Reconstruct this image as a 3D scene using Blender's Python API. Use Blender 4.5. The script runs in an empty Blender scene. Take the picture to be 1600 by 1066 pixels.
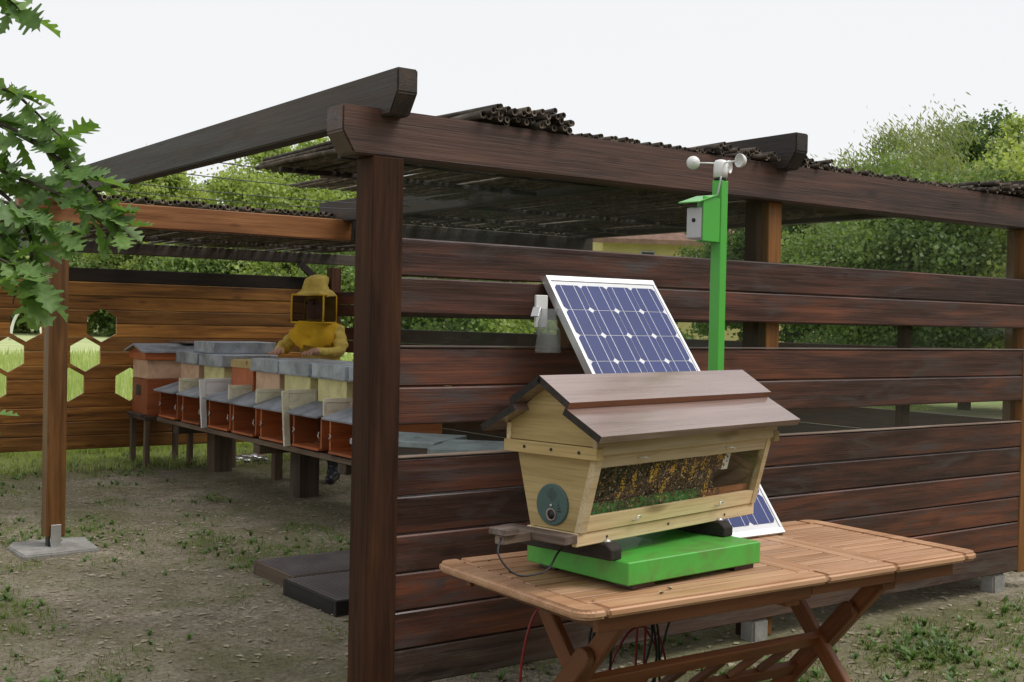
import bpy, bmesh, math, random
import numpy as np
from mathutils import Matrix, Vector, Euler, noise
random.seed(7); rng = np.random.default_rng(7)
SC = bpy.context.scene
COL = SC.collection
R = math.radians

# ------------------------------------------------------------------ camera
CAM = Vector((-2.119, -3.583, 1.6))
YAW, PITCH, ROLL, FPX = 0.62857149, -0.01630717, 0.02065221, 1865.04
fw = Vector((math.sin(YAW)*math.cos(PITCH), math.cos(YAW)*math.cos(PITCH), math.sin(PITCH)))
rt0 = Vector((math.cos(YAW), -math.sin(YAW), 0)); up0 = rt0.cross(fw)
rt = rt0*math.cos(ROLL) + up0*math.sin(ROLL)
up = -rt0*math.sin(ROLL) + up0*math.cos(ROLL)
cd = bpy.data.cameras.new('camera'); cam = bpy.data.objects.new('camera', cd); COL.objects.link(cam)
mm = Matrix.Identity(4)
for i in range(3):
    mm[i][0] = rt[i]; mm[i][1] = up[i]; mm[i][2] = -fw[i]; mm[i][3] = CAM[i]
cam.matrix_world = mm
cd.sensor_width = 36; cd.lens = FPX/1600*36; cd.clip_start = .05; cd.clip_end = 2000
SC.camera = cam
def along(x, y, d):          # point at depth d in front of the camera's standpoint, in the direction of (x, y)
    return CAM + (fw + rt*((x-800)/FPX) - up*((y-533)/FPX))*d

# ------------------------------------------------------------------ world, sun, exposure
SUN_EL, SUN_AZ = 56, 140       # azimuth clockwise from +Y
w = bpy.data.worlds.new('World'); SC.world = w; w.use_nodes = True
nt = w.node_tree; nt.nodes.clear()
sky = nt.nodes.new('ShaderNodeTexSky'); sky.sky_type = 'NISHITA'; sky.sun_disc = False
sky.sun_elevation = R(SUN_EL); sky.sun_rotation = R(SUN_AZ)
tcw = nt.nodes.new('ShaderNodeTexCoord'); nzw = nt.nodes.new('ShaderNodeTexNoise')
nzw.inputs['Scale'].default_value = 1.6; nzw.inputs['Detail'].default_value = 4
rpw = nt.nodes.new('ShaderNodeValToRGB')
rpw.color_ramp.elements[0].color = (6.0, 6.03, 6.08, 1); rpw.color_ramp.elements[1].color = (6.25, 6.25, 6.28, 1)
mxw = nt.nodes.new('ShaderNodeMix'); mxw.data_type = 'RGBA'; mxw.inputs[0].default_value = .93
bg = nt.nodes.new('ShaderNodeBackground'); bg.inputs['Strength'].default_value = .1
ow = nt.nodes.new('ShaderNodeOutputWorld')
nt.links.new(tcw.outputs['Generated'], nzw.inputs['Vector']); nt.links.new(nzw.outputs[0], rpw.inputs[0])
nt.links.new(sky.outputs[0], mxw.inputs[6]); nt.links.new(rpw.outputs[0], mxw.inputs[7])
nt.links.new(mxw.outputs[2], bg.inputs[0]); nt.links.new(bg.outputs[0], ow.inputs[0])
sd = bpy.data.lights.new('sun', 'SUN'); sd.energy = 1.5; sd.angle = R(30); sd.color = (1, .96, .9)
so = bpy.data.objects.new('sun', sd); COL.objects.link(so)
az = R(SUN_AZ); el = R(SUN_EL)
sdir = Vector((math.sin(az)*math.cos(el), math.cos(az)*math.cos(el), math.sin(el)))
so.rotation_euler = sdir.to_track_quat('Z', 'Y').to_euler(); so.location = (6, -8, 10)
SC.view_settings.view_transform = 'Standard'; SC.view_settings.look = 'None'
SC.view_settings.exposure = 0.62; SC.view_settings.gamma = 1; SC.view_settings.use_curve_mapping = False

# ------------------------------------------------------------------ materials
MATS = {}
def newmat(name):
    m = bpy.data.materials.new(name); m.use_nodes = True
    n = m.node_tree; n.nodes.clear()
    o = n.nodes.new('ShaderNodeOutputMaterial'); b = n.nodes.new('ShaderNodeBsdfPrincipled')
    n.links.new(b.outputs[0], o.inputs[0]); MATS[name] = m
    return m, n, b, o
def coords(n, rnd=True):
    tc = n.nodes.new('ShaderNodeTexCoord')
    if not rnd: return tc.outputs['Object']
    oi = n.nodes.new('ShaderNodeObjectInfo'); mu = n.nodes.new('ShaderNodeVectorMath'); mu.operation = 'MULTIPLY'
    mu.inputs[1].default_value = (37, 23, 17); cb = n.nodes.new('ShaderNodeCombineXYZ')
    for k in range(3): n.links.new(oi.outputs['Random'], cb.inputs[k])
    n.links.new(cb.outputs[0], mu.inputs[0])
    ad = n.nodes.new('ShaderNodeVectorMath'); ad.operation = 'ADD'
    n.links.new(tc.outputs['Object'], ad.inputs[0]); n.links.new(mu.outputs[0], ad.inputs[1])
    return ad.outputs[0]
def noi(n, vec, scale, detail=4, rough=.55, sc=(1, 1, 1), dist=0):
    mp = n.nodes.new('ShaderNodeMapping'); mp.inputs['Scale'].default_value = sc
    t = n.nodes.new('ShaderNodeTexNoise'); t.inputs['Scale'].default_value = scale
    t.inputs['Detail'].default_value = detail; t.inputs['Roughness'].default_value = rough; t.inputs['Distortion'].default_value = dist
    n.links.new(vec, mp.inputs[0]); n.links.new(mp.outputs[0], t.inputs['Vector'])
    return t.outputs[0]
def ramp(n, fac, stops):
    r = n.nodes.new('ShaderNodeValToRGB'); e = r.color_ramp.elements
    while len(e) < len(stops): e.new(.5)
    for k, (p, c) in enumerate(stops):
        e[k].position = p; e[k].color = (*c, 1) if len(c) == 3 else c
    n.links.new(fac, r.inputs[0]); return r.outputs[0]
def mix(n, fac, a, b, mode='MIX'):
    m = n.nodes.new('ShaderNodeMix'); m.data_type = 'RGBA'; m.blend_type = mode
    for s, v in ((0, fac), (6, a), (7, b)):
        if hasattr(v, 'default_value'): n.links.new(v, m.inputs[s])
        else: m.inputs[s].default_value = v if s == 0 else (*v, 1)
    return m.outputs[2]
def bump(n, b, h, strength=.3, dist=.01):
    bp = n.nodes.new('ShaderNodeBump'); bp.inputs['Strength'].default_value = strength; bp.inputs['Distance'].default_value = dist
    n.links.new(h, bp.inputs['Height']); n.links.new(bp.outputs[0], b.inputs['Normal'])
def wood(name, dark, mid, light, rough=.5, patch=2.0, knots=.5, spec=.4, bmp=.35, weather=None, crack=0.0, axis='X', var=1.0):
    """grain along the piece's local X"""
    m, n, b, o = newmat(name); v = coords(n)
    if axis == 'Y':
        sp_ = n.nodes.new('ShaderNodeSeparateXYZ'); cb_ = n.nodes.new('ShaderNodeCombineXYZ'); n.links.new(v, sp_.inputs[0])
        n.links.new(sp_.outputs[1], cb_.inputs[0]); n.links.new(sp_.outputs[0], cb_.inputs[1]); n.links.new(sp_.outputs[2], cb_.inputs[2]); v = cb_.outputs[0]
    g = noi(n, v, 3.0, 6, .62, (.5, 9, 9), .6)
    f = noi(n, v, 9.0, 5, .6, (.35, 16, 16), .2)
    p = noi(n, v, patch, 4, .6, (.45, 2.6, 2.6), .8)
    gm = n.nodes.new('ShaderNodeMath'); gm.operation = 'MULTIPLY_ADD'; gm.inputs[1].default_value = .55
    pm = n.nodes.new('ShaderNodeMath'); pm.operation = 'MULTIPLY'; pm.inputs[1].default_value = .52
    n.links.new(p, pm.inputs[0]); n.links.new(g, gm.inputs[0]); n.links.new(pm.outputs[0], gm.inputs[2])
    c = ramp(n, gm.outputs[0], [(.36, dark), (.52, mid), (.70, light)])
    lines = ramp(n, f, [(.32, (.6, .6, .6)), (.5, (1, 1, 1))])
    c = mix(n, .6, c, lines, 'MULTIPLY')
    oi = n.nodes.new('ShaderNodeObjectInfo')
    tint = ramp(n, oi.outputs['Random'], [(0, (1-.34*var, 1-.34*var, 1-.32*var)), (1, (1+.22*var, 1+.17*var, 1+.1*var))])
    c = mix(n, 1, c, tint, 'MULTIPLY')
    if knots:
        mp = n.nodes.new('ShaderNodeMapping'); mp.inputs['Scale'].default_value = (2.4, 6.5, 6.5)
        vo = n.nodes.new('ShaderNodeTexVoronoi'); vo.inputs['Scale'].default_value = 1.0
        n.links.new(v, mp.inputs[0]); n.links.new(mp.outputs[0], vo.inputs['Vector'])
        kf = ramp(n, vo.outputs['Distance'], [(.05, (.15, .12, .1)), (.11, (.55, .5, .48)), (.16, (1, 1, 1))])
        c = mix(n, knots, c, kf, 'MULTIPLY')
    if weather:
        wf = noi(n, v, 4, 6, .65, (.6, 3, 3), 1.0)
        wr = ramp(n, wf, [(.5, (0, 0, 0)), (.68, (1, 1, 1))])
        c = mix(n, wr, c, weather)
    if crack:
        cf = noi(n, v, 2.2, 2, .5, (.3, 14, 14), .5)
        cr = ramp(n, cf, [(.285, (.08, .07, .07)), (.31, (1, 1, 1))])
        c = mix(n, crack, c, cr, 'MULTIPLY')
    n.links.new(c, b.inputs['Base Color'])
    rr = ramp(n, g, [(.3, (rough-.1,)*3), (.7, (rough+.15,)*3)]); n.links.new(rr, b.inputs['Roughness'])
    b.inputs['Specular IOR Level'].default_value = spec
    bump(n, b, f, bmp, .004)
    return m
def plain(name, col, rough=.5, metal=0, var=.25, scale=8, bmp=.1, spec=.5, coat=0, dirt=None):
    m, n, b, o = newmat(name); v = coords(n)
    f = noi(n, v, scale, 5, .6)
    lo = tuple(c*(1-var) for c in col); hi = tuple(min(1, c*(1+var)) for c in col)
    c = ramp(n, f, [(.3, lo), (.7, hi)])
    if dirt:
        d = ramp(n, noi(n, v, scale*.6, 7, .7, dist=.7), [(.48, (0, 0, 0)), (.66, (.8, .8, .8))])
        c = mix(n, d, c, dirt)
    n.links.new(c, b.inputs['Base Color']); b.inputs['Roughness'].default_value = rough
    b.inputs['Metallic'].default_value = metal; b.inputs['Specular IOR Level'].default_value = spec
    b.inputs['Coat Weight'].default_value = coat
    if bmp: bump(n, b, noi(n, v, scale*6, 4), bmp, .003)
    return m
def leafmat(name, c0, c1, trans=.4, scale=.6, rough=.5):
    m, n, b, o = newmat(name); v = coords(n)
    f = noi(n, v, scale, 5, .65)
    oi = n.nodes.new('ShaderNodeObjectInfo')
    c = ramp(n, f, [(.32, c0), (.68, c1)])
    c = mix(n, 1, c, ramp(n, oi.outputs['Random'], [(0, (.75, .8, .75)), (1, (1.2, 1.15, 1.1))]), 'MULTIPLY')
    n.links.new(c, b.inputs['Base Color']); b.inputs['Roughness'].default_value = rough
    t = n.nodes.new('ShaderNodeBsdfTranslucent'); ms = n.nodes.new('ShaderNodeMixShader'); ms.inputs[0].default_value = trans
    tcol = mix(n, 1, c, (1.5, 1.6, .7), 'MULTIPLY')
    n.links.new(tcol, t.inputs[0]); n.links.new(b.outputs[0], ms.inputs[1]); n.links.new(t.outputs[0], ms.inputs[2])
    n.links.new(ms.outputs[0], o.inputs[0]); return m
def film(name, tint, haze, refl):
    """clear plastic sheet: mostly see-through, a little milky, mirror sheen by Fresnel"""
    m, n, b, o = newmat(name); v = coords(n)
    tr = n.nodes.new('ShaderNodeBsdfTransparent'); tr.inputs[0].default_value = (*tint, 1)
    df = n.nodes.new('ShaderNodeBsdfDiffuse'); df.inputs[0].default_value = (.5, .52, .5, 1)
    gl = n.nodes.new('ShaderNodeBsdfGlossy'); gl.inputs['Roughness'].default_value = .06
    h = ramp(n, noi(n, v, 2.2, 6, .7, dist=1.5), [(.35, (haze*.4,)*3), (.62, (haze,)*3), (.8, (haze*2.2,)*3)])
    s1 = n.nodes.new('ShaderNodeMixShader'); s2 = n.nodes.new('ShaderNodeMixShader')
    fr = n.nodes.new('ShaderNodeFresnel'); fr.inputs[0].default_value = 1.5
    fm = n.nodes.new('ShaderNodeMath'); fm.operation = 'MULTIPLY'; fm.inputs[1].default_value = refl
    ge = n.nodes.new('ShaderNodeNewGeometry'); f2 = n.nodes.new('ShaderNodeMath'); f2.operation = 'SUBTRACT'; f2.inputs[0].default_value = 1.0
    f3 = n.nodes.new('ShaderNodeMath'); f3.operation = 'MULTIPLY'      # only the sheet's outer face mirrors
    n.links.new(ge.outputs['Backfacing'], f2.inputs[1]); n.links.new(fr.outputs[0], f3.inputs[0]); n.links.new(f2.outputs[0], f3.inputs[1])
    n.links.new(f3.outputs[0], fm.inputs[0])
    n.links.new(h, s1.inputs[0]); n.links.new(tr.outputs[0], s1.inputs[1]); n.links.new(df.outputs[0], s1.inputs[2])
    n.links.new(fm.outputs[0], s2.inputs[0]); n.links.new(s1.outputs[0], s2.inputs[1]); n.links.new(gl.outputs[0], s2.inputs[2])
    bp = n.nodes.new('ShaderNodeBump'); bp.inputs['Strength'].default_value = .25; bp.inputs['Distance'].default_value = .02
    n.links.new(noi(n, v, 1.3, 3), bp.inputs['Height']); n.links.new(bp.outputs[0], gl.inputs['Normal'])
    n.links.new(s2.outputs[0], o.inputs[0]); return m

W_WALL = wood('stained_wall_wood', (.028, .014, .012), (.068, .029, .022), (.19, .062, .03), .38, 1.7, .5, .55, .4, weather=(.07, .052, .05))
W_BEAM = wood('stained_beam_wood', (.022, .013, .012), (.06, .032, .026), (.12, .058, .04), .5, 1.4, .6, .5, .5, crack=.9)
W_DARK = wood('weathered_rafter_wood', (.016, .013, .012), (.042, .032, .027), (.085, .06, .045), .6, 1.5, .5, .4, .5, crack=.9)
W_POST = wood('corner_post_wood', (.018, .011, .008), (.055, .027, .017), (.10, .045, .022), .66, 1.2, .3, .08, .4)
W_ORNG = wood('amber_back_wood', (.075, .034, .012), (.30, .128, .03), (.58, .27, .06), .5, 1.3, .6, .4, .4)
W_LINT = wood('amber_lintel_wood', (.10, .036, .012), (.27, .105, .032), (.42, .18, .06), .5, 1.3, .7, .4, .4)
W_HONY = wood('honey_post_wood', (.06, .027, .009), (.19, .08, .02), (.30, .13, .035), .5, 1.1, .6, .4, .4)
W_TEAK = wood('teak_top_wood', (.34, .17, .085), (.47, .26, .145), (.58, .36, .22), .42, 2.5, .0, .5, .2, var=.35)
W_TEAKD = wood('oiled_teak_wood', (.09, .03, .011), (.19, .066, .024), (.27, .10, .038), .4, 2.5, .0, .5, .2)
W_PINE = wood('raw_pine_wood', (.50, .37, .19), (.68, .54, .33), (.78, .66, .45), .6, 2.5, .55, .3, .25)
W_PINE2 = wood('greenish_pine_wood', (.30, .22, .085), (.44, .33, .15), (.54, .42, .22), .6, 2.5, .7, .3, .25)
W_PINEY = wood('end_panel_pine_wood', (.30, .22, .085), (.44, .33, .15), (.54, .42, .22), .6, 2.5, .8, .3, .25, axis='Y')
W_GREY = wood('grey_weathered_wood', (.10, .07, .055), (.22, .165, .135), (.36, .29, .25), .7, 3, .3, .3, .5)
W_ROOF = wood('varnished_roof_wood', (.15, .088, .072), (.22, .15, .135), (.29, .21, .195), .28, 1.2, .0, .8, .15)
W_ROOF.node_tree.nodes['Principled BSDF'].inputs['Coat Weight'].default_value = .7; W_ROOF.node_tree.nodes['Principled BSDF'].inputs['Coat Roughness'].default_value = .18
W_BLK = wood('charred_runner_wood', (.010, .009, .009), (.025, .02, .018), (.05, .04, .035), .65, 3, .2, .3, .5)
W_RUST = wood('rust_painted_wood', (.26, .07, .022), (.42, .115, .036), (.52, .17, .06), .55, 2, .2, .4, .2)
W_STAND = wood('bench_wood', (.05, .035, .025), (.12, .085, .06), (.2, .15, .11), .7, 2, .4, .3, .4)
CANE = wood('dry_cane', (.035, .03, .025), (.11, .09, .07), (.26, .22, .18), .75, 3, 0, .2, .3)
CANEIN = plain('cane_hollow', (.012, .01, .008), .9)
M_GREEN = plain('green_enamel', (.085, .43, .06), .35, 0, .06, 5, .03, .5, .2, dirt=None)
M_GREEND = plain('dusty_green_enamel', (.085, .43, .06), .4, 0, .06, 9, .05, .5, .15, dirt=(.13, .2, .06))
M_GALV = plain('galvanised_sheet', (.42, .46, .52), .5, .3, .3, 6, .1, dirt=(.16, .18, .2))
M_GALV2 = plain('dull_zinc_sheet', (.33, .355, .40), .55, .25, .25, 5, .15, dirt=(.13, .14, .16))
M_STEEL = plain('plate_steel', (.55, .54, .52), .4, .7, .15, 12, .1)
M_ALU = plain('aluminium_frame', (.72, .73, .75), .35, .6, .05, 12, .03)
M_WHITE = plain('white_plastic', (.75, .75, .74), .4, 0, .04, 10, .02)
M_GREYP = plain('grey_plastic', (.50, .51, .53), .45, 0, .04, 10, .02)
M_BLACK = plain('black_rubber', (.012, .012, .013), .5, 0, .2)
M_DARKP = plain('dark_plastic', (.02, .02, .022), .4, 0, .2)
M_REDC = plain('red_cable', (.22, .012, .02), .4, 0, .1)
M_CELL = plain('solar_cell', (.018, .032, .155), .4, 0, .12, 3, 0, .3, .12)
M_BACK = plain('panel_backsheet', (.72, .73, .76), .3, 0, .03, 3, 0, .5, .6)
M_BUS = plain('cell_busbar', (.55, .57, .62), .3, .4, .05)
M_CONC = plain('rough_concrete', (.30, .29, .27), .9, 0, .25, 14, .6, .2, dirt=(.2, .19, .17))
M_TEAL = plain('teal_disc_plastic', (.055, .105, .10), .45, 0, .15, 10, .05)
M_CREAM = plain('cream_paint', (.74, .69, .53), .6, 0, .12, 9, .15, dirt=(.5, .42, .28))
M_YEL = plain('yellow_paint', (.72, .66, .32), .6, 0, .1, 7, .15, dirt=(.48, .40, .18))
M_SALM = plain('salmon_paint', (.70, .46, .31), .6, 0, .1, 7, .15, dirt=(.45, .27, .16))
M_ORG = plain('orange_paint', (.52, .15, .055), .6, 0, .15, 7, .15, dirt=(.33, .09, .035))
M_SUIT = plain('yellow_suit_cloth', (.80, .60, .16), .85, 0, .15, 6, .5, .2, dirt=(.5, .34, .05))
M_HOOD = plain('amber_hood_cloth', (.80, .48, .035), .85, 0, .12, 6, .5, .2)
M_SKIN = plain('skin', (.50, .27, .19), .55, 0, .1, 10, .1)
M_BOOT = plain('rubber_boot', (.025, .028, .036), .35, 0, .2)
M_HAIR = plain('eye_dark', (.015, .012, .01), .6)
M_SOILTRAY = plain('dark_tray_wood', (.05, .03, .022), .6, 0, .4, 6, .4)
M_MESH = plain('wire_mesh', (.28, .25, .25), .45, .5, .4, 5, .3)
M_FOIL = plain('foil', (.75, .76, .78), .2, .9, .1, 10, .3)
M_WALLY = plain('yellow_render', (.62, .50, .24), .9, 0, .06, 1.5, .1)
M_TILE = plain('roof_tiles', (.22, .12, .09), .85, 0, .3, 3, .4)
M_PANE = plain('dark_window_glass', (.03, .035, .04), .15, 0, .2, 3, 0)
M_BEE = plain('bee_body', (.085, .052, .024), .5, 0, .5, 60, 0)
M_BEEG = plain('bee_gold', (.36, .2, .06), .5, 0, .4, 60, 0)
M_WING = plain('bee_wing', (.62, .56, .46), .3, 0, .2)
M_COMB = plain('wax_comb', (.09, .055, .022), .7, 0, .6, 40, .8)
M_FLOORG = plain('green_hive_floor', (.05, .28, .06), .6, 0, .4, 60, .5)
M_FLOORB = plain('brown_hive_floor', (.36, .15, .06), .6, 0, .3, 10, .2)
F_UP = film('clear_roof_film', (.90, .92, .90), .012, .7)
F_SLOT = film('dusty_slot_film', (.80, .84, .80), .016, 1.0)
F_HIVE = film('hive_window_glass', (.95, .96, .95), .006, .5)
F_BAG = film('clear_plastic_bag', (.85, .86, .88), .25, 1.6)
F_VEIL = film('black_veil_net', (.42, .42, .45), .01, .2)
L_OAK = leafmat('oak_leaf', (.09, .17, .042), (.18, .30, .09), .38, 5)
L_TREE = leafmat('tree_leaf', (.10, .16, .05), (.24, .32, .115), .35, .9)
L_TREE2 = leafmat('dark_tree_leaf', (.065, .11, .038), (.165, .235, .085), .35, .9)
L_LIME = leafmat('yellow_green_leaf', (.22, .29, .085), (.44, .50, .19), .4, .9)  # leaf's own light yellow-green
L_WILL = leafmat('willow_leaf', (.16, .20, .085), (.32, .36, .19), .35, 1.2)
L_GRASS = leafmat('grass_blade', (.10, .145, .035), (.21, .27, .09), .35, 2.5)
L_WEED = leafmat('weed_leaf', (.085, .15, .045), (.18, .28, .10), .3, 6)
L_MEAD = leafmat('meadow_grass', (.27, .35, .12), (.50, .55, .27), .4, 1.2)
L_DEAD = leafmat('dead_leaf', (.24, .19, .135), (.50, .44, .35), .15, 9, .8)
BARK = wood('bark', (.03, .024, .018), (.075, .06, .045), (.13, .11, .085), .9, 3, 0, .2, .8)

# ground: soil, moss and thin turf
m, n, b, o = newmat('soil_ground')
tc = n.nodes.new('ShaderNodeTexCoord'); v = tc.outputs['Object']
soil = ramp(n, noi(n, v, 2.2, 9, .72), [(.3, (.17, .142, .105)), (.5, (.31, .265, .202)), (.72, (.46, .405, .32))])
spk = ramp(n, noi(n, v, 38, 6, .75), [(.40, (.45, .44, .42)), (.55, (1, 1, 1)), (.72, (1.35, 1.3, 1.25))])
soil = mix(n, .85, soil, spk, 'MULTIPLY')
mf = ramp(n, noi(n, v, 1.1, 8, .68, dist=.4), [(.42, (0, 0, 0)), (.60, (.7, .7, .7))])
moss = ramp(n, noi(n, v, 16, 6, .7), [(.35, (.075, .082, .032)), (.65, (.18, .175, .075))])
c = mix(n, mf, soil, moss)
sx = n.nodes.new('ShaderNodeSeparateXYZ'); n.links.new(v, sx.inputs[0])
far = n.nodes.new('ShaderNodeMapRange'); far.inputs[1].default_value = 8.2; far.inputs[2].default_value = 9.6
n.links.new(sx.outputs[1], far.inputs[0])
fld = ramp(n, noi(n, v, .6, 8, .7), [(.3, (.33, .40, .16)), (.7, (.52, .56, .30))])
c = mix(n, far.outputs[0], c, fld)
n.links.new(c, b.inputs['Base Color']); b.inputs['Roughness'].default_value = .95; b.inputs['Specular IOR Level'].default_value = .15
bump(n, b, noi(n, v, 26, 8, .7), .7, .03)
M_SOIL = m
M_PATH = plain('pale_gravel', (.50, .49, .47), .95, 0, .3, 30, .6, .1)

# ------------------------------------------------------------------ builders
def obj(name, me, mat=None, parent=None, loc=None, rot=None):
    o = bpy.data.objects.new(name, me); COL.objects.link(o)
    if mat is not None and me is not None:
        ml = mat if isinstance(mat, (list, tuple)) else [mat]
        if not me.materials:
            for q in ml: me.materials.append(q)
    if parent is not None: o.parent = parent
    if loc is not None: o.location = loc
    if rot is not None: o.rotation_euler = rot
    return o
def tag(o, label=None, cat=None, group=None, kind=None):
    if label: o['label'] = label
    if cat: o['category'] = cat
    if group: o['group'] = group
    if kind: o['kind'] = kind
    return o
def thing(name, label, cat, loc=(0, 0, 0), rz=0, group=None):
    o = bpy.data.objects.new(name, None); COL.objects.link(o); o.location = loc; o.rotation_euler = (0, 0, rz)
    o.empty_display_size = .1
    return tag(o, label, cat, group)
def mesh(name, vs, fs, smooth=False):
    me = bpy.data.meshes.new(name); me.from_pydata([tuple(p) for p in vs], [], fs); me.update()
    if smooth:
        for p in me.polygons: p.use_smooth = True
    return me
BOXC = {}
def boxmesh(dx, dy, dz, bev):
    key = (round(dx, 4), round(dy, 4), round(dz, 4), round(bev, 4))
    bm = bmesh.new(); bmesh.ops.create_cube(bm, size=1)
    bmesh.ops.scale(bm, vec=(dx, dy, dz), verts=bm.verts)
    bv = min(bev, .3*min(dx, dy, dz))
    if bv > 1e-4: bmesh.ops.bevel(bm, geom=list(bm.edges), offset=bv, segments=3 if bv >= .008 else 1, affect='EDGES')
    me = bpy.data.meshes.new('box'); bm.to_mesh(me); bm.free(); return me
def box(name, lo, hi, mat, parent=None, bev=.003):
    """box between two corners; local X is its longest side so that the grain follows it"""
    lo = Vector(lo); hi = Vector(hi); c = (lo+hi)/2; d = [abs(hi[k]-lo[k]) for k in range(3)]
    ax = d.index(max(d))
    key = (tuple(round(q, 4) for q in d), bev, mat.name)
    perm = [(0, 1, 2), (1, 2, 0), (2, 0, 1)][ax]
    if key not in BOXC:
        me = boxmesh(d[perm[0]], d[perm[1]], d[perm[2]], bev); me.materials.append(mat); BOXC[key] = me
    o = obj(name, BOXC[key], None, parent)
    M = Matrix.Identity(4)
    for k in range(3):
        col = [0, 0, 0]; col[perm[k]] = 1
        for i in range(3): M[i][k] = col[i]
    M.translation = c; o.matrix_basis = M
    return o
def bar(name, p0, p1, w, h, mat, parent=None, bev=.003, upv=(0, 0, 1)):
    """beam from p0 to p1, w across, h along upv"""
    p0 = Vector(p0); p1 = Vector(p1); x = (p1-p0); L = x.length; x.normalize()
    z = Vector(upv); y = z.cross(x).normalized(); z = x.cross(y)
    key = (round(L, 4), round(w, 4), round(h, 4), bev, mat.name)
    if key not in BOXC:
        me = boxmesh(L, w, h, bev); me.materials.append(mat); BOXC[key] = me
    o = obj(name, BOXC[key], None, parent)
    M = Matrix.Identity(4)
    for i in range(3): M[i][0] = x[i]; M[i][1] = y[i]; M[i][2] = z[i]
    M.translation = (p0+p1)/2; o.matrix_basis = M
    return o
def prism_x(name, prof, x0, x1, mat, parent=None):
    """profile of (y, z) points swept along X"""
    k = len(prof); vs = [(x0, y, z) for y, z in prof] + [(x1, y, z) for y, z in prof]
    fs = [tuple(range(k))[::-1], tuple(range(k, 2*k))] + [(i, (i+1) % k, k+(i+1) % k, k+i) for i in range(k)]
    me = mesh(name, vs, fs); bm = bmesh.new(); bm.from_mesh(me); bmesh.ops.recalc_face_normals(bm, faces=bm.faces); bm.to_mesh(me); bm.free()
    return obj(name, me, mat, parent)
def prism(name, pts, depth, mat, parent=None, M=None, bev=0):
    """polygon in local XY thickened along local Z"""
    bm = bmesh.new(); vs = [bm.verts.new((p[0], p[1], 0)) for p in pts]; f = bm.faces.new(vs)
    r = bmesh.ops.extrude_face_region(bm, geom=[f]); bmesh.ops.translate(bm, vec=(0, 0, depth), verts=[e for e in r['geom'] if isinstance(e, bmesh.types.BMVert)])
    if bev: bmesh.ops.bevel(bm, geom=list(bm.edges), offset=bev, segments=3 if bev >= .008 else 1, affect='EDGES')
    bmesh.ops.recalc_face_normals(bm, faces=bm.faces)
    me = bpy.data.meshes.new(name); bm.to_mesh(me); bm.free()
    o = obj(name, me, mat, parent)
    if M is not None: o.matrix_basis = M
    return o
def tubegeo(pts, rad, k=8, cap=True):
    vs = []; fs = []; pts = [Vector(p) for p in pts]
    rad = rad if isinstance(rad, (list, tuple)) else [rad]*len(pts)
    prev = None
    for i, p in enumerate(pts):
        t = (pts[min(i+1, len(pts)-1)] - pts[max(i-1, 0)]).normalized()
        a = prev if prev is not None else (Vector((0, 0, 1)) if abs(t.z) < .9 else Vector((1, 0, 0)))
        a = (a - t*a.dot(t)).normalized(); prev = a; bb = t.cross(a)
        for j in range(k):
            q = 2*math.pi*j/k; vs.append(p + (a*math.cos(q)+bb*math.sin(q))*rad[i])
    for i in range(len(pts)-1):
        for j in range(k):
            fs.append((i*k+j, i*k+(j+1) % k, (i+1)*k+(j+1) % k, (i+1)*k+j))
    if cap: fs.append(tuple(range(k))[::-1]); fs.append(tuple((len(pts)-1)*k+j for j in range(k)))
    return vs, fs
def tube(name, pts, rad, mat, parent=None, k=8, smooth=True):
    vs, fs = tubegeo(pts, rad, k); return obj(name, mesh(name, vs, fs, smooth), mat, parent)
def spline(pts, nseg=8):
    pts = [Vector(p) for p in pts]; out = []
    P = [pts[0]*2-pts[1]] + pts + [pts[-1]*2-pts[-2]]
    for i in range(1, len(P)-2):
        for s in range(nseg):
            t = s/nseg; a, b_, c_, d = P[i-1], P[i], P[i+1], P[i+2]
            out.append(.5*((2*b_)+(c_-a)*t+(2*a-5*b_+4*c_-d)*t*t+(3*b_-a-3*c_+d)*t**3))
    out.append(pts[-1]); return out
def lathe(name, prof, mat, parent=None, k=20, M=None, smooth=True):
    vs = []; fs = []
    for r_, z in prof:
        for j in range(k): q = 2*math.pi*j/k; vs.append((r_*math.cos(q), r_*math.sin(q), z))
    for i in range(len(prof)-1):
        for j in range(k): fs.append((i*k+j, i*k+(j+1) % k, (i+1)*k+(j+1) % k, (i+1)*k+j))
    fs.append(tuple(range(k))[::-1]); fs.append(tuple((len(prof)-1)*k+j for j in range(k)))
    o = obj(name, mesh(name, vs, fs, smooth), mat, parent)
    if M is not None: o.matrix_basis = M
    return o
def npmesh(name, V, F, k):
    """V (n,3), F (m,k) numpy"""
    me = bpy.data.meshes.new(name); me.vertices.add(len(V)); me.vertices.foreach_set('co', V.astype(np.float32).ravel())
    me.loops.add(F.size); me.polygons.add(len(F))
    me.loops.foreach_set('vertex_index', F.astype(np.int32).ravel())
    me.polygons.foreach_set('loop_start', np.arange(0, F.size, k, dtype=np.int32))
    me.update(calc_edges=True); return me

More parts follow.
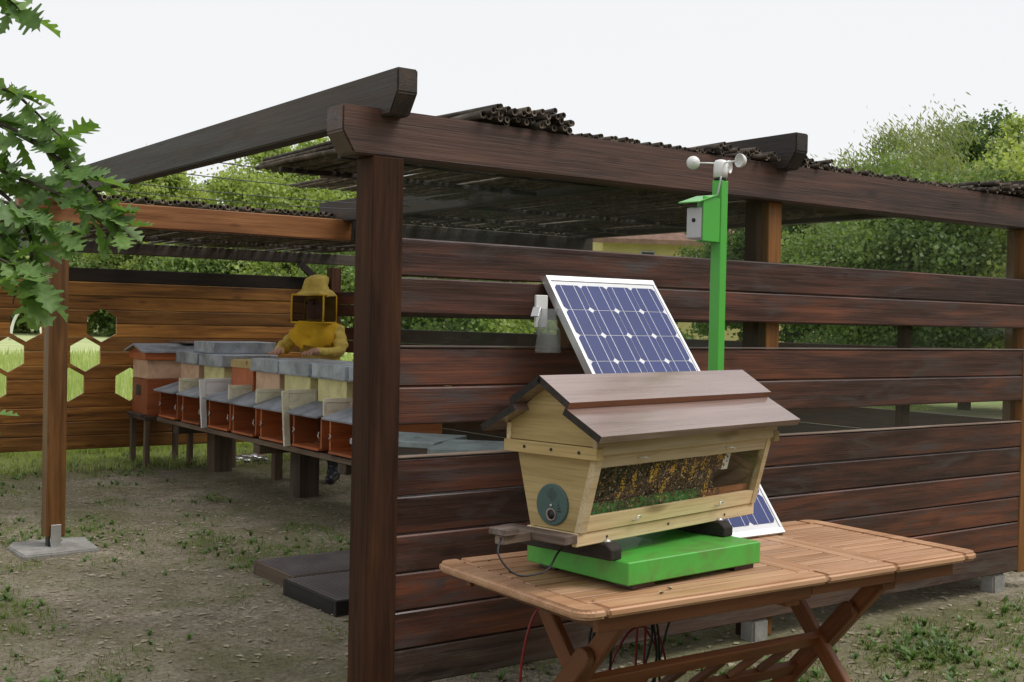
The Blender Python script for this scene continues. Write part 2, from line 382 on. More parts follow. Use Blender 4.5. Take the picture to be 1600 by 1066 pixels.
# ------------------------------------------------------------------ ground
def gz(x, y):
    t = min(1, max(0, (x-1.2*max(y, -1.2)+1)/2.5)); t = t*t*(3-2*t)
    d = math.hypot(x, y)
    k = 1 if d < 25 else max(0, 1-(d-25)/20)
    return .13 + .08*t*k + (.012*noise.noise(Vector((x*1.7, y*1.7, 3))) + .006*noise.noise(Vector((x*6, y*6, 9))))*k
xs = sorted(set([-400, -200, -100, -60, -40, -25, -15, -10, -7] + [round(-5+.14*i, 3) for i in range(79)] + [6.5, 7, 8, 10, 13, 18, 25, 40, 70, 120, 250, 500]))
ys = sorted(set([-300, -120, -50, -20, -10, -6] + [round(-4+.14*i, 3) for i in range(95)] + [9.6, 10.5, 12, 15, 20, 28, 40, 60, 100, 180, 300, 600]))
vs = [(x, y, gz(x, y)) for y in ys for x in xs]; nx = len(xs)
fs = [(j*nx+i, j*nx+i+1, (j+1)*nx+i+1, (j+1)*nx+i) for j in range(len(ys)-1) for i in range(nx-1)]
gr = obj('ground', mesh('ground', vs, fs, True), M_SOIL); tag(gr, kind='structure')
pv = []; pf = []
for i in range(9):
    x = 4.25+i*.6; pv += [(x, .55+.1*math.sin(i*1.7), gz(x, .6)+.012), (x, 1.6+.12*math.sin(i*2.3), gz(x, 1.6)+.012)]
for i in range(8): pf.append((2*i, 2*i+2, 2*i+3, 2*i+1))
tag(obj('gravel_path', mesh('gravel_path', pv, pf), M_PATH), kind='structure')

# ------------------------------------------------------------------ pergola frame
ZT = 2.317
per = thing('pergola', 'dark stained timber pergola frame with notched overhanging beams over the apiary', 'pergola', (0, 0, 0))
def chamfered_beam(name, L, wd, h, mat, cut=(.06, .09), both=False):
    """beam along local X from 0 to L, end at x=0 with a slanted cut below"""
    cx, cz = cut
    prof = [(0, h), (0, cz), (cx, 0), (L-(cx if both else 0), 0)] + ([(L, cz)] if both else []) + [(L, h)]
    bm = bmesh.new(); vv = [bm.verts.new((p[0], -wd/2, p[1])) for p in prof]; f = bm.faces.new(vv)
    r_ = bmesh.ops.extrude_face_region(bm, geom=[f]); bmesh.ops.translate(bm, vec=(0, wd, 0), verts=[e for e in r_['geom'] if isinstance(e, bmesh.types.BMVert)])
    bmesh.ops.recalc_face_normals(bm, faces=bm.faces)
    bmesh.ops.bevel(bm, geom=list(bm.edges), offset=.005, segments=2, affect='EDGES')
    me = bpy.data.meshes.new(name); bm.to_mesh(me); bm.free(); me.materials.append(mat); return me
fb = obj('front_beam', chamfered_beam('front_beam', 4.62, .12, .162, W_BEAM, (.045, .075), True), None, per, (-.241, .045, ZT-.162))
# posts
W_POSTS = .122
PX = (-.121, 3.893)
box('post', (-.121, -.015, gz(-.06, 0)-.05), (.0, .107, 2.155), W_POST, per, .004)
box('post', (3.893, -.005, .30), (4.013, .115, 2.155), W_HONY, per, .004)
box('post', (1.905, .036, .22), (1.99, .12, 2.155), W_HONY, per, .004)
box('post', (1.84, .05, .22), (1.872, .12, 2.155), W_POST, per, .003)
# left post on a steel shoe
box('post', (-.115, 4.0, .215), (.0, 4.115, 2.15), W_HONY, per, .004)
box('post', (3.93, 4.0, .2), (4.045, 4.115, 2.15), W_HONY, per, .004)
box('post', (-.115, 8.2, .2), (.0, 8.32, 2.15), W_HONY, per, .004)
box('post', (3.98, 8.2, .2), (4.1, 8.32, 2.15), W_POST, per, .004)
sh = box('post_shoe', (-.088, 3.985, .15), (-.028, 3.997, .29), M_STEEL, per, .001)
lathe('bolt', [(.009, 0), (.009, .006), (.006, .012)], M_STEEL, sh, 8, Matrix.Translation((0.0, 0, .01)))
box('post_shoe', (-.095, 4.02, .15), (-.085, 4.09, .215), M_BLACK, per, .001)
# lintel and far beams along X
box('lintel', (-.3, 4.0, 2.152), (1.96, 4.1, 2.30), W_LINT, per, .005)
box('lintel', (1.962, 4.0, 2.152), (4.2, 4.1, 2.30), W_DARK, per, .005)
box('back_beam', (-.3, 8.24, 2.185), (4.3, 8.33, 2.30), W_DARK, per, .005)
# rafters over the top, running back
def rafter(x, mat, L=4.5, y0=-.125, z=2.289, h=.152, wd=.08):
    o = obj('rafter', chamfered_beam('rafter', L, wd, h, mat, (.05, .07)), None, per, (x, y0, z), (0, 0, math.pi/2)); return o
rafter(-.058, W_DARK); rafter(1.925, W_DARK); rafter(4.09, W_DARK, 4.5, -.05)
# diagonal brace at the back right corner
bar('brace', (3.6, 8.22, 2.19), (3.98, 8.22, 1.86), .05, .07, W_DARK, per)
slab = thing('footing_slab', 'pale concrete footing slab under the left amber post', 'slab', (-.05, 4.05, .1))
pts = [(-.24, -.25), (.21, -.235), (.25, .20), (.12, .24), (-.20, .235), (-.25, .1)]
prism('slab', pts, .052, M_CONC, slab, Matrix.Translation((0, 0, .0)), .008)
# wires over the open bay
for k, (yy, zz) in enumerate(((1.95, 2.345), (2.55, 2.35), (3.1, 2.335), (3.65, 2.345))):
    wpts = spline([(-.05, yy, zz), (.6, yy+.02, zz-.012), (1.3, yy-.01, zz-.015), (1.9, yy, zz)], 6)
    tag(tube('roof_wire', wpts, .0028, M_DARKP, None, 5), ['thin wire across the open roof bay nearest the reed mat edge', 'second thin wire across the open roof bay', 'third thin wire across the open roof bay', 'thin wire across the open roof bay closest to the amber lintel'][k], 'wire', 'wires over the open roof bay')

# ------------------------------------------------------------------ plank walls with slots
def plank_rows(z0, zs): return zs
FRONT = [(.308, .441), (.441, .576), (.576, .711), (.711, .846), (.846, .981), (.981, 1.114), (1.229, 1.364), (1.364, 1.501), (1.618, 1.748), (1.748, 1.885)]
M_DIRTYW = wood('splashed_wall_wood', (.025, .018, .015), (.065, .042, .035), (.12, .075, .055), .75, 2, .3, .2, .5, weather=(.10, .085, .07))
def plankmesh(L, h, t=.03):
    """tongue and groove board along X with rounded lips"""
    e = .005
    prof = [(0, e), (e, 0), (t, 0), (t, h), (e, h), (0, h-e)]
    return prof
wall = thing('front_plank_wall', 'long dark red-brown plank wall with two slot windows behind the table', 'wall', (0, 0, 0))
for k, (a, b_) in enumerate(FRONT):
    L = 3.889; g = .0022; off = random.uniform(-.0025, .0025)
    prof = [(y+off, z) for y, z in plankmesh(L, b_-a-2*g)]
    pm_ = prism_x('plank', prof, -L/2, L/2, M_DIRTYW if k == 0 else W_WALL, wall)
    pm_.location = (.002+L/2, 0, a+g)
for (a, b_) in ((.985, 1.114), (1.501, 1.618)):
    pass
for nm, z in (('sill', 1.1155), ('sill', 1.5025)):
    box(nm, (.003, -.004, z), (3.89, .03, z+.006), W_GREY, wall, .001)
for (x0, x1) in ((.004, 1.90), (1.992, 3.888)):
    for (a, b_) in ((1.1, 1.24), (1.49, 1.63)):
        box('slot_pane', (x0, .0325, a), (x1, .0345, b_), F_SLOT, wall, 0)
    box('film_pane', (x0, .0325, 1.86), (x1-(.0 if x1 < 3 else .0), .0345, 2.154), F_UP, wall, 0)
box('backing_post', (2.9, .036, .31), (2.96, .08, 1.86), W_POST, wall)
box('backing_post', (.95, .036, .31), (1.0, .08, 1.86), W_POST, wall)
for k, (x, wd) in enumerate(((1.885, .10), (3.74, .11))):
    tag(box('concrete_block', (x-wd/2, .005, gz(x, 0)-.03), (x+wd/2, .09, .306), M_CONC, None, .01), ['pale concrete block under the middle of the dark plank wall', 'concrete block under the right end of the dark plank wall'][k], 'block', 'blocks under the plank wall')
# side wall on the right, same boards
swall = thing('side_plank_wall', 'dim inner side plank wall with slots seen through the front slot windows', 'wall', (0, 0, 0))
for (y0, y1) in ((.12, 3.998), (4.117, 8.19)):
    for k, (a, b_) in enumerate(FRONT):
        box('plank', (4.0, y0, a+.002), (4.03, y1, b_-.002), W_WALL, swall, .004)
# back wall with hexagonal windows
bw = thing('back_plank_wall', 'amber plank back wall cut with hexagonal holes behind the hives', 'wall', (0, 0, 0))
YB = 8.3; ZB0 = .265; NB = 13; HB = .1365
def hexpts(cx, cz, r_=.168):
    return [(cx + r_*math.sin(math.pi/3*i), cz + r_*math.cos(math.pi/3*i)) for i in range(6)]
HEX = [(1.524, 1.480), (1.37, 1.190), (.815, 1.480), (.655, 1.190), (.50, .90), (1.215, .90), (1.81, .895), (.1, 1.48), (-.1, 1.19)]
def clip_plank(x0, x1, z0, z1, hexes):
    """outline pieces of the board left after the holes: cut into x-intervals per fine z"""
    cuts = []
    for cx, cz in hexes:
        P = hexpts(cx, cz); zmin = cz-.168; zmax = cz+.168
        if zmax <= z0+1e-4 or zmin >= z1-1e-4: continue
        def span(z):
            d = abs(z-cz); wmax = .168*math.sin(math.pi/3)
            if d >= .168: return 0
            return wmax if d <= .084 else wmax*(.168-d)/.084
        zz = sorted(set([max(z0, zmin), min(z1, zmax)] + [q for q in (cz-.084, cz+.084) if z0 < q < z1]))
        cuts.append((cx, [(q, span(q)) for q in zz]))
    return sorted(cuts)
def board_with_holes(x0, x1, z0, z1, t, hexes, mat, parent):
    cuts = clip_plank(x0, x1, z0, z1, hexes)
    pieces = []; left = [(x0, z0), (x0, z1)]
    bm = bmesh.new()
    def addpoly(poly):
        if len(poly) < 3: return
        f = bm.faces.new([bm.verts.new((p[0], 0, p[1])) for p in poly])
        r_ = bmesh.ops.extrude_face_region(bm, geom=[f]); bmesh.ops.translate(bm, vec=(0, t, 0), verts=[e for e in r_['geom'] if isinstance(e, bmesh.types.BMVert)])
    lchain = [(x0, z0), (x0, z1)]
    for cx, prof in cuts:
        rchain = [(cx-s, q) for q, s in prof]; rr = []
        mid = cx
        if prof[0][0] > z0+1e-5: rr.append((mid, z0)); 
        rr += rchain
        if prof[-1][0] < z1-1e-5: rr.append((mid, z1))
        addpoly(lchain + rr[::-1])
        ll = []
        if prof[0][0] > z0+1e-5: ll.append((mid, z0))
        ll += [(cx+s, q) for q, s in prof]
        if prof[-1][0] < z1-1e-5: ll.append((mid, z1))
        lchain = ll
    addpoly(lchain + [(x1, z1), (x1, z0)])
    bmesh.ops.remove_doubles(bm, verts=bm.verts, dist=1e-5)
    bmesh.ops.recalc_face_normals(bm, faces=bm.faces)
    el = [e for e in bm.edges if abs(e.verts[0].co.z-e.verts[1].co.z) < 1e-4 and abs(e.verts[0].co.y) < 1e-5 and abs(e.verts[1].co.y) < 1e-5 and (abs(e.verts[0].co.z-z0) < 1e-4 or abs(e.verts[0].co.z-z1) < 1e-4)]
    bmesh.ops.bevel(bm, geom=el, offset=.008, segments=1, affect='EDGES')
    me = bpy.data.meshes.new('plank'); bm.to_mesh(me); bm.free()
    obj('plank', me, mat, parent, (0, YB+random.uniform(-.004, .004), 0))
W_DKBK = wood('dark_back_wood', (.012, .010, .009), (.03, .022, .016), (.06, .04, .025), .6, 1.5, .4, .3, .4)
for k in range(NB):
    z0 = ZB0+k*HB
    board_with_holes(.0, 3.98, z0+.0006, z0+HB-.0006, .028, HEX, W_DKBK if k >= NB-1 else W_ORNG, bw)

# ------------------------------------------------------------------ cane roof
def cane_mesh(L, r_, seed):
    rr = random.Random(seed); k = 8; n_ = 7
    pts = []; ph = rr.uniform(0, 6)
    for i in range(n_):
        t = i/(n_-1); pts.append((.010*math.sin(t*5+ph), t*L, .007*math.sin(t*7+ph*2)))
    vs, fs = tubegeo(pts, [r_*(1-.2*i/(n_-1))*rr.uniform(.95, 1.06) for i in range(n_)], k, False)
    for end in (0, n_-1):
        base = end*k; c = Vector(pts[end]); s = len(vs); dy = .03 if end == 0 else -.03
        for j in range(k): vs.append(c+(vs[base+j]-c)*.68)
        for j in range(k): vs.append(c+(vs[base+j]-c)*.68+Vector((0, dy, 0)))
        for j in range(k):
            fs.append((base+j, base+(j+1) % k, s+(j+1) % k, s+j)); fs.append((s+j, s+(j+1) % k, s+k+(j+1) % k, s+k+j))
        fs.append(tuple(s+k+j for j in range(k)))
    me = mesh('cane', vs, fs, True); me.materials.append(CANE); me.materials.append(CANEIN)
    for p in me.polygons:
        if p.index >= (n_-1)*k and (len(p.vertices) == 8): p.material_index = 1
    return me
def roof_of_canes(name, label, runs, parts=True):
    root = thing(name, label, 'roof', (0, 0, ZT))
    for (x0, x1, y0, y1, r_, step, layers, jit) in runs:
        var = [cane_mesh(y1-y0, r_*random.uniform(.85, 1.2), random.random()) for _ in range(7)]
        for ly in range(layers):
            x = x0 + ly*step*.5
            while x < x1:
                if random.random() > .05:
                    o = obj('cane', random.choice(var), None, root, (x, y0+random.uniform(-jit, jit), .004+r_*1.05+ly*r_*1.75+random.uniform(0, .004)), (random.uniform(-.004, .004), random.uniform(0, 6.28) if False else 0, random.uniform(-.006, .006)))
                    o.rotation_euler.z += random.uniform(-.004, .004)
                x += step*random.uniform(.93, 1.18)
    return root
fr = roof_of_canes('front_cane_roof', 'roof mat of dark hollow canes lying on the front beam', [
    (.33, .74, -.02, 2.0, .0125, .027, 3, .05), (.74, 1.86, .03, 2.45, .0105, .0225, 1, .025), (1.50, 1.86, -.02, 2.4, .0115, .026, 2, .05),
    (1.995, 4.02, .03, 3.98, .0105, .0225, 1, .025), (2.02, 2.3, .0, 3.9, .011, .03, 2, .04), (3.45, 4.04, -.04, 3.9, .013, .035, 2, .06)])
brf = roof_of_canes('back_cane_roof', 'far roof mat of canes between the amber lintel and the back wall', [(-.05, 4.1, 4.12, 8.5, .015, .033, 1, .05)])
for r0, yl in ((fr, (.5, 1.1, 1.7)), (fr, (2.6, 3.4)), (brf, (5.0, 6.2, 7.4))):
    for q in yl:
        x0 = .33 if yl[0] == .5 else (2.0 if r0 is fr else 0.0); x1 = 1.86 if yl[0] == .5 else 4.05
        bar('batten', (x0, q, -.012), (x1, q, -.012), .03, .022, W_DARK, r0, .002)

W_DKBK0 = wood('porch_shade_wood', (.014, .010, .007), (.05, .026, .014), (.10, .045, .02), .7, 6, .2, .3, .5)  # dark tone carrying the painted-in shade and bees of the porch fronts
# ------------------------------------------------------------------ hives in the row
def hive(name, label, y, sup, sup_mat, lid=True, group='hives along the bench'):
    root = thing(name, label, 'beehive', (2.04, y-.25, .622), 0, group)
    wd = .225
    box('bottom_board', (-.03, -wd-.006, 0), (.47, wd+.006, .035), W_STAND, root)
    box('brood_box', (0, -wd, .036), (.46, wd, .335), W_RUST, root, .004)
    sb = box('super_box', (-.003, -wd-.003, .337), (.463, wd+.003, .53), sup_mat, root, .004)
    if lid:
        l = box('lid', (-.04, -wd-.04, .522), (.50, wd+.04, .628), M_GALV, root, .006)
        box('rim', (-.043, -wd-.043, .52), (.503, wd+.043, .534), M_GALV2, root, .002)
    else:
        box('crown_board', (-.01, -wd-.01, .531), (.47, wd+.01, .60), W_PINE2, root, .003)
    # porch
    px = -.20
    for s in (-1, 1):
        vv = [(px, s*wd-.011, .03), (px, s*wd-.011, .25), (0, s*wd-.011, .32), (0, s*wd-.011, .03)]
        me = mesh('porch_side', vv+[(a, b_+.022, c_) for a, b_, c_ in vv], [(0, 1, 2, 3), (7, 6, 5, 4), (0, 4, 5, 1), (1, 5, 6, 2), (2, 6, 7, 3), (3, 7, 4, 0)])
        obj('porch_side', me, W_RUST, root)
    box('landing_board', (px-.02, -wd+.012, .012), (0, wd-.012, .03), W_RUST, root, .002)
    bar('porch_roof', (px-.055, 0, .258), (.03, 0, .345), 2*wd+.07, .016, M_GALV2, root, .002)
    box('porch_shade_panel', (-.006, -wd+.02, .065), (-.0015, wd-.02, .23), W_DKBK0, root, .001)  # dark sheet added to darken the porch inside, standing for bees as well
    box('entrance', (-.004, -.13, .036), (-.001, .13, .06), M_BLACK, root, 0)
    for s in (-1, 1):
        tube('latch', [(px-.006, s*(wd-.01), .10), (px-.016, s*(wd-.016), .12), (px-.006, s*(wd-.03), .135), (px-.012, s*(wd-.012), .15)], .005, M_STEEL, root, 5)
    return root
ROW = [(7.54, M_SALM, True, 'hive with salmon upper box and grey lid, farthest of the bench row'), (6.95, M_YEL, True, 'hive with yellow upper box on the bench, second from the tall hive'),
       (6.32, M_ORG, False, 'hive with orange upper box and no metal lid on the bench'), (5.80, M_SALM, True, 'hive with salmon upper box right beside the lidless orange hive'),
       (5.25, M_YEL, True, 'hive with yellow upper box in front of the beekeeper'), (4.66, M_YEL, True, 'hive with yellow upper box beside the tall cream divider board'),
       (4.07, M_ORG, True, 'hive with orange upper box half hidden by the corner post')]
for y, sm, ld, lb in ROW: hive('beehive', lb, y, None, sm, ld)
for nm, y, full, mt, lb in (('divider_board', 7.00, False, M_CREAM, 'short cream divider between the two farthest bench hives'), ('divider_board', 6.385, True, M_WHITE, 'tall white divider board leaning beside the lidless orange hive'),
        ('divider_board', 5.86, False, M_CREAM, 'short cream divider right of the lidless orange hive'), ('divider_board', 5.305, False, M_CREAM, 'short cream divider left of the hive facing the beekeeper'),
        ('divider_board', 4.725, True, M_CREAM, 'tall cream divider board in front of the beekeeper'), ('divider_board', 4.135, False, M_CREAM, 'short cream divider nearest the corner post')):
    d = thing(nm, lb, 'board', (1.86, y, .62), 0, 'dividers between the hives')
    z0 = 0 if full else .28
    if full: bar('edge_strip', (-.03, 0, 0), (-.055, 0, .42), .026, .05, mt, d, .002, (1, 0, 0))
    zz0, zz1 = (.28, .43) if full else (.27, .40)
    box('panel', (-.02, -.006, zz0+.02), (.2, .006, zz1-.02), mt, d, .001)
    for (a, b_) in (((-.03, -.011, zz1-.03), (.21, .011, zz1)), ((-.03, -.011, zz0), (.21, .011, zz0+.022)), ((.185, -.0115, zz0+.023), (.211, .0115, zz1-.031))):
        box('frame_bar', a, b_, mt, d, .002)
    if not full: box('frame_bar', (-.031, -.0115, zz0+.023), (-.006, .0115, zz1-.031), mt, d, .002)
# spare lid lying across
sl = thing('spare_lid', 'large grey metal lid lying on top of the far hives', 'lid', (2.06, 6.78, 1.252), R(0))
box('sheet', (0, 0, .0), (.62, .47, .105), M_GALV, sl, .006); box('rim', (-.003, -.003, .0), (.623, .473, .012), M_GALV2, sl, .002)
# tall hive at the far end
th = thing('tall_hive', 'tall rust and salmon hive with dark pitched roof on its own stand', 'beehive', (1.78, 7.72, .13))
box('stand_top', (-.03, -.04, .45), (.50, .46, .49), W_STAND, th)
for (a, b_) in ((0, 0), (0, .40), (.43, 0), (.43, .40)): box('leg', (a-.02, b_-.03, -.02), (a+.03, b_+.02, .45), W_STAND, th, .003)
box('landing_board', (-.06, .0, .492), (.0, .42, .508), W_STAND, th, .002)
box('brood_box', (0.0, 0, .49), (.45, .42, .845), W_RUST, th, .005); box('super_box', (.004, .004, .847), (.446, .416, 1.03), M_SALM, th, .005)
box('entrance_window', (-.003, .17, .68), (-.001, .30, .78), M_BLACK, th, 0)
box('roof_skirt', (-.03, -.03, 1.03), (.48, .45, 1.10), W_RUST, th, .004)
prf = [(-.06, 1.10), (-.06, 1.115), (.21, 1.185), (.48, 1.115), (.48, 1.10), (.21, 1.165)]
prism_x('roof', prf, -.07, .53, M_GALV2, th)
gab = [(-.03, 1.10), (.21, 1.163), (.45, 1.10)]
for xx in (-.028, .47): prism_x('gable', gab, xx, xx+.012, W_RUST, th)
tag(box('wood_board', (2.15, 7.85, 1.318), (2.5, 8.15, 1.336), W_GREY, None), 'brown board lying on the roof of the tall far hive', 'board').rotation_euler.z += .3
# bench carrying the row
bn = thing('hive_bench', 'long low timber bench carrying the row of hives', 'bench', (1.84, 3.4, .13))
for k, (a, b_) in enumerate(((0, .14), (.2, .34), (.42, .56), (.6, .74))): box('board', (a, 0, .45), (b_, 4.2, .49), W_STAND, bn, .004)
for yy in (.5, 1.95, 3.75):
    box('cross_bar', (.02, yy-.06, .37), (.72, yy+.06, .449), W_STAND, bn, .004)
    box('leg', (.36, yy-.09, -.03), (.54, yy+.09, .369), W_STAND, bn, .005)
for yy in (2.9, 3.95): box('leg', (.62, yy, -.03), (.70, yy+.07, .449), W_STAND, bn, .003)
# two hives inside, seen through the lower slot
for k, (x, y, rz, lb) in enumerate(((1.03, .93, .75, 'grey hive lid glimpsed through the lower slot beside the roofed hive'), (.99, 1.55, .62, 'grey hive lid glimpsed through the lower slot next to the corner post'))):
    h2 = thing('inner_hive', lb, 'beehive', (x, y, gz(x, y)-.02), rz)
    box('brood_box', (-.19, -.2, 0), (.19, .2, .55), W_DKBK, h2, .004); box('super_box', (-.193, -.203, .552), (.193, .203, .87), W_WALL, h2, .004)
    box('lid', (-.22, -.225, .865), (.22, .225, .895), M_GALV, h2, .004)
# mesh trays on the ground
M_TRAYC = plain('dusty_mesh_backing', (.10, .085, .08), .5, .1, .5, 4, .3)
def tray(name, lb, x0, y0, x1, y1, z, h, mat, mm_):
    t = thing(name, lb, 'tray', (x0, y0, z)); dx = x1-x0; dy = y1-y0; e = .035
    box('side', (0, 0, 0), (dx, e, h), mat, t); box('side', (0, dy-e, 0), (dx, dy, h), mat, t)
    box('side', (0, e+.001, 0), (e, dy-e-.001, h-.001), mat, t); box('side', (dx-e, e+.001, 0), (dx, dy-e-.001, h-.001), mat, t)
    box('floor', (e, e, .01), (dx-e, dy-e, .02), mat, t, 0)
    box('cover', (e*.4, e*.4, h-.004), (dx-e*.4, dy-e*.4, h+.001), M_TRAYC, t, 0)
    V = []; F = []
    def strip(p0, p1, wd, zz):
        s = len(V); d = Vector(p1)-Vector(p0); nn = Vector((-d.y, d.x)).normalized()*wd/2
        for p in (Vector(p0)-nn, Vector(p1)-nn, Vector(p1)+nn, Vector(p0)+nn): V.append((p.x, p.y, zz))
        F.append((s, s+1, s+2, s+3))
    nx_ = int(dx/.028); ny_ = int(dy/.028)
    for i in range(nx_): strip((e*.5+i*(dx-e)/nx_, e*.5), (e*.5+i*(dx-e)/nx_, dy-e*.5), .007, h+.003)
    for i in range(ny_): strip((e*.5, e*.5+i*(dy-e)/ny_), (dx-e*.5, e*.5+i*(dy-e)/ny_), .007, h+.005)
    o = obj('wire_mesh', mesh('wire_mesh', V, F), mm_, t); tag(o, kind='stuff')
    return t
tray('mesh_tray', 'brown wooden mesh-topped tray on the ground behind the black tray', .70, 2.24, 1.35, 2.76, .125, .085, W_STAND, M_MESH)
tray('mesh_tray', 'black mesh-topped tray on the ground beside the corner post', .63, 1.62, 1.30, 2.22, .125, .085, W_BLK, M_MESH)
tray('mesh_tray', 'wooden tray edge peeking out behind the corner post', .72, 1.15, 1.35, 1.60, .125, .085, W_STAND, M_MESH)
# crumpled foil
bm = bmesh.new(); bmesh.ops.create_icosphere(bm, subdivisions=3, radius=.1)
for v_ in bm.verts:
    q = v_.co.copy(); v_.co = Vector((q.x*1.7, q.y*1.1, max(-.02, q.z*.45))) * (1+.55*noise.noise(q*34))
me = bpy.data.meshes.new('foil'); bm.to_mesh(me); bm.free()
fl = obj('crumpled_foil', me, M_FOIL, None, (2.55, 7.0, .17)); tag(fl, 'crumpled silver foil lying on the ground under the bench', 'foil')
fl.location = (along(391, 716, 1)-CAM)*((.16-CAM.z)/((along(391, 716, 1)-CAM).z))+CAM

# ------------------------------------------------------------------ beekeeper
def skinned(name, pts, edges, mats, parent, sub=2, root=0):
    me = bpy.data.meshes.new(name); me.from_pydata([p[:3] for p in pts], edges, []); o = bpy.data.objects.new(name, me); COL.objects.link(o)
    sk = o.modifiers.new('skin', 'SKIN'); sk.use_smooth_shade = True
    for i, sv in enumerate(me.skin_vertices[0].data):
        rad = pts[i][3]; sv.radius = rad if isinstance(rad, tuple) else (rad, rad); sv.use_root = (i == root)
    ss = o.modifiers.new('sub', 'SUBSURF'); ss.levels = sub; ss.render_levels = sub
    dg = bpy.context.evaluated_depsgraph_get(); m2 = bpy.data.meshes.new_from_object(o.evaluated_get(dg))
    bpy.data.objects.remove(o); bpy.data.meshes.remove(me); m2.name = name
    m2.materials.clear()
    for q in mats: m2.materials.append(q)
    for p in m2.polygons: p.use_smooth = True
    return obj(name, m2, None, parent)
pr = thing('person', 'person in a yellow beekeeping suit and square veiled hood leaning over the hives', 'person', (2.80, 6.06, .13), math.atan2(-.66, -.75))
# local frame: +X is where the person faces, +Y their left, Z up from the ground
P = []; E = []
def jt(x, y, z, r_, par=None):
    P.append((x, y, z, r_))
    if par is not None: E.append((par, len(P)-1))
    return len(P)-1
pel = jt(-.02, 0, .93, (.16, .13)); wai = jt(.02, 0, 1.08, (.15, .12), pel); che = jt(.10, 0, 1.26, (.19, .14), wai)
nec = jt(.16, 0, 1.42, .075, che); hd1 = jt(.20, 0, 1.48, .075, nec); hd2 = jt(.235, 0, 1.57, (.085, .10), hd1); hd3 = jt(.235, 0, 1.645, (.07, .085), hd2)
nos = jt(.335, 0, 1.55, .016, hd2)
hands = []
for s in (1, -1):
    sh_ = jt(.12, s*.19, 1.33, .085, che); el_ = jt(.26, s*(.30 if s < 0 else .27), 1.17, .058, sh_)
    tx, ty = (.46, .10) if s > 0 else (.50, -.20)
    wr = jt(tx, ty, 1.175, .036, el_); pm2 = jt(tx+.055, ty-.01*s, 1.172, (.034, .018), wr); hands.append((pm2, tx, ty, s))
    for q, (dy, ln) in enumerate(((-.03, .07), (-.01, .08), (.01, .075), (.028, .06))):
        f1 = jt(tx+.085, ty+dy*.9-.01*s, 1.175, .010, pm2); f2 = jt(tx+.085+ln*.55, ty+dy*1.2-.01*s, 1.168, .009, f1); jt(tx+.085+ln, ty+dy*1.3-.01*s, 1.152, .008, f2)
    t1 = jt(tx+.04, ty-.045*s, 1.168, .011, pm2); jt(tx+.075, ty-.062*s, 1.158, .009, t1)
for s in (1, -1):
    hp = jt(-.01, s*.10, .86, .105, pel); kn = jt(.03, s*.12, .48, .075, hp); an = jt(-.02, s*.13, .14, .05, kn)
body = skinned('body', P, E, [M_SUIT, M_SKIN], pr, 3, 0)
for v_ in body.data.vertices:
    q = v_.co
    if q.z < 1.42 and not (q.x > .44 and q.z < 1.25): v_.co += v_.normal*(.016*noise.noise(Vector((q.x*9, q.y*9, q.z*22)))+.008*noise.noise(q*26))
for p in body.data.polygons:
    c = p.center
    if c.z > 1.455 or (c.x > .485 and c.y < 0 and c.z < 1.25) or (c.x > .455 and c.y > 0 and c.z < 1.25): p.material_index = 1
for s in (1, -1):
    lathe('eye', [(.004, -.006), (.011, 0), (.004, .006)], M_HAIR, pr, 8, Matrix.Translation((.322, s*.034, 1.59)) @ Matrix.Rotation(math.pi/2, 4, 'Y'))
    # boots
    P2 = [(.02, s*.12, .42, .086), (-.005, s*.125, .25, .078), (-.02, s*.13, .09, .068), (.05, s*.135, .055, .052), (.15, s*.145, .045, .046), (.20, s*.15, .04, .034)]
    skinned('boot', P2, [(i, i+1) for i in range(5)], [M_BOOT], pr, 2, 2)
# hood: skirt over the shoulders, square veil box, soft hat
def loft(name, rings, mat, parent, seed=1, amp=.012, k=28, close=False):
    vs = []; fs = []
    for (cx, cy, cz, rx, ry, pw) in rings:
        for j in range(k):
            q = 2*math.pi*j/k; c_, s_ = math.cos(q), math.sin(q)
            sx_ = math.copysign(abs(c_)**pw, c_)*rx; sy_ = math.copysign(abs(s_)**pw, s_)*ry
            p = Vector((cx+sx_, cy+sy_, cz)); d = amp*noise.noise(p*11+Vector((seed, 0, 0)))
            vs.append((p.x+d*c_*1.5, p.y+d*s_*1.5, p.z+d))
    for i in range(len(rings)-1):
        for j in range(k): fs.append((i*k+j, i*k+(j+1) % k, (i+1)*k+(j+1) % k, (i+1)*k+j))
    if close: fs.append(tuple((len(rings)-1)*k+j for j in range(k)))
    return obj(name, mesh(name, vs, fs, True), mat, parent)
loft('hood_skirt', [(.155, 0, 1.215, .175, .17, 1), (.155, 0, 1.27, .185, .20, 1), (.165, 0, 1.33, .18, .205, .95), (.19, 0, 1.375, .165, .17, .8), (.215, 0, 1.405, .15, .145, .6), (.22, 0, 1.425, .152, .147, .5)], M_HOOD, pr, 3, .055)
loft('hat', [(.225, 0, 1.66, .168, .165, .55), (.225, 0, 1.672, .172, .168, .6), (.22, 0, 1.695, .145, .142, .75), (.215, 0, 1.715, .118, .118, .95), (.212, 0, 1.75, .112, .112, 1), (.208, 0, 1.785, .110, .110, 1), (.205, .005, 1.812, .098, .098, 1), (.20, .01, 1.83, .07, .07, 1), (.195, .01, 1.84, .03, .03, 1)], M_SUIT, pr, 5, .020, 28, True)
corn = [(.375, .145), (.375, -.145), (.075, -.145), (.075, .145)]
fv = []
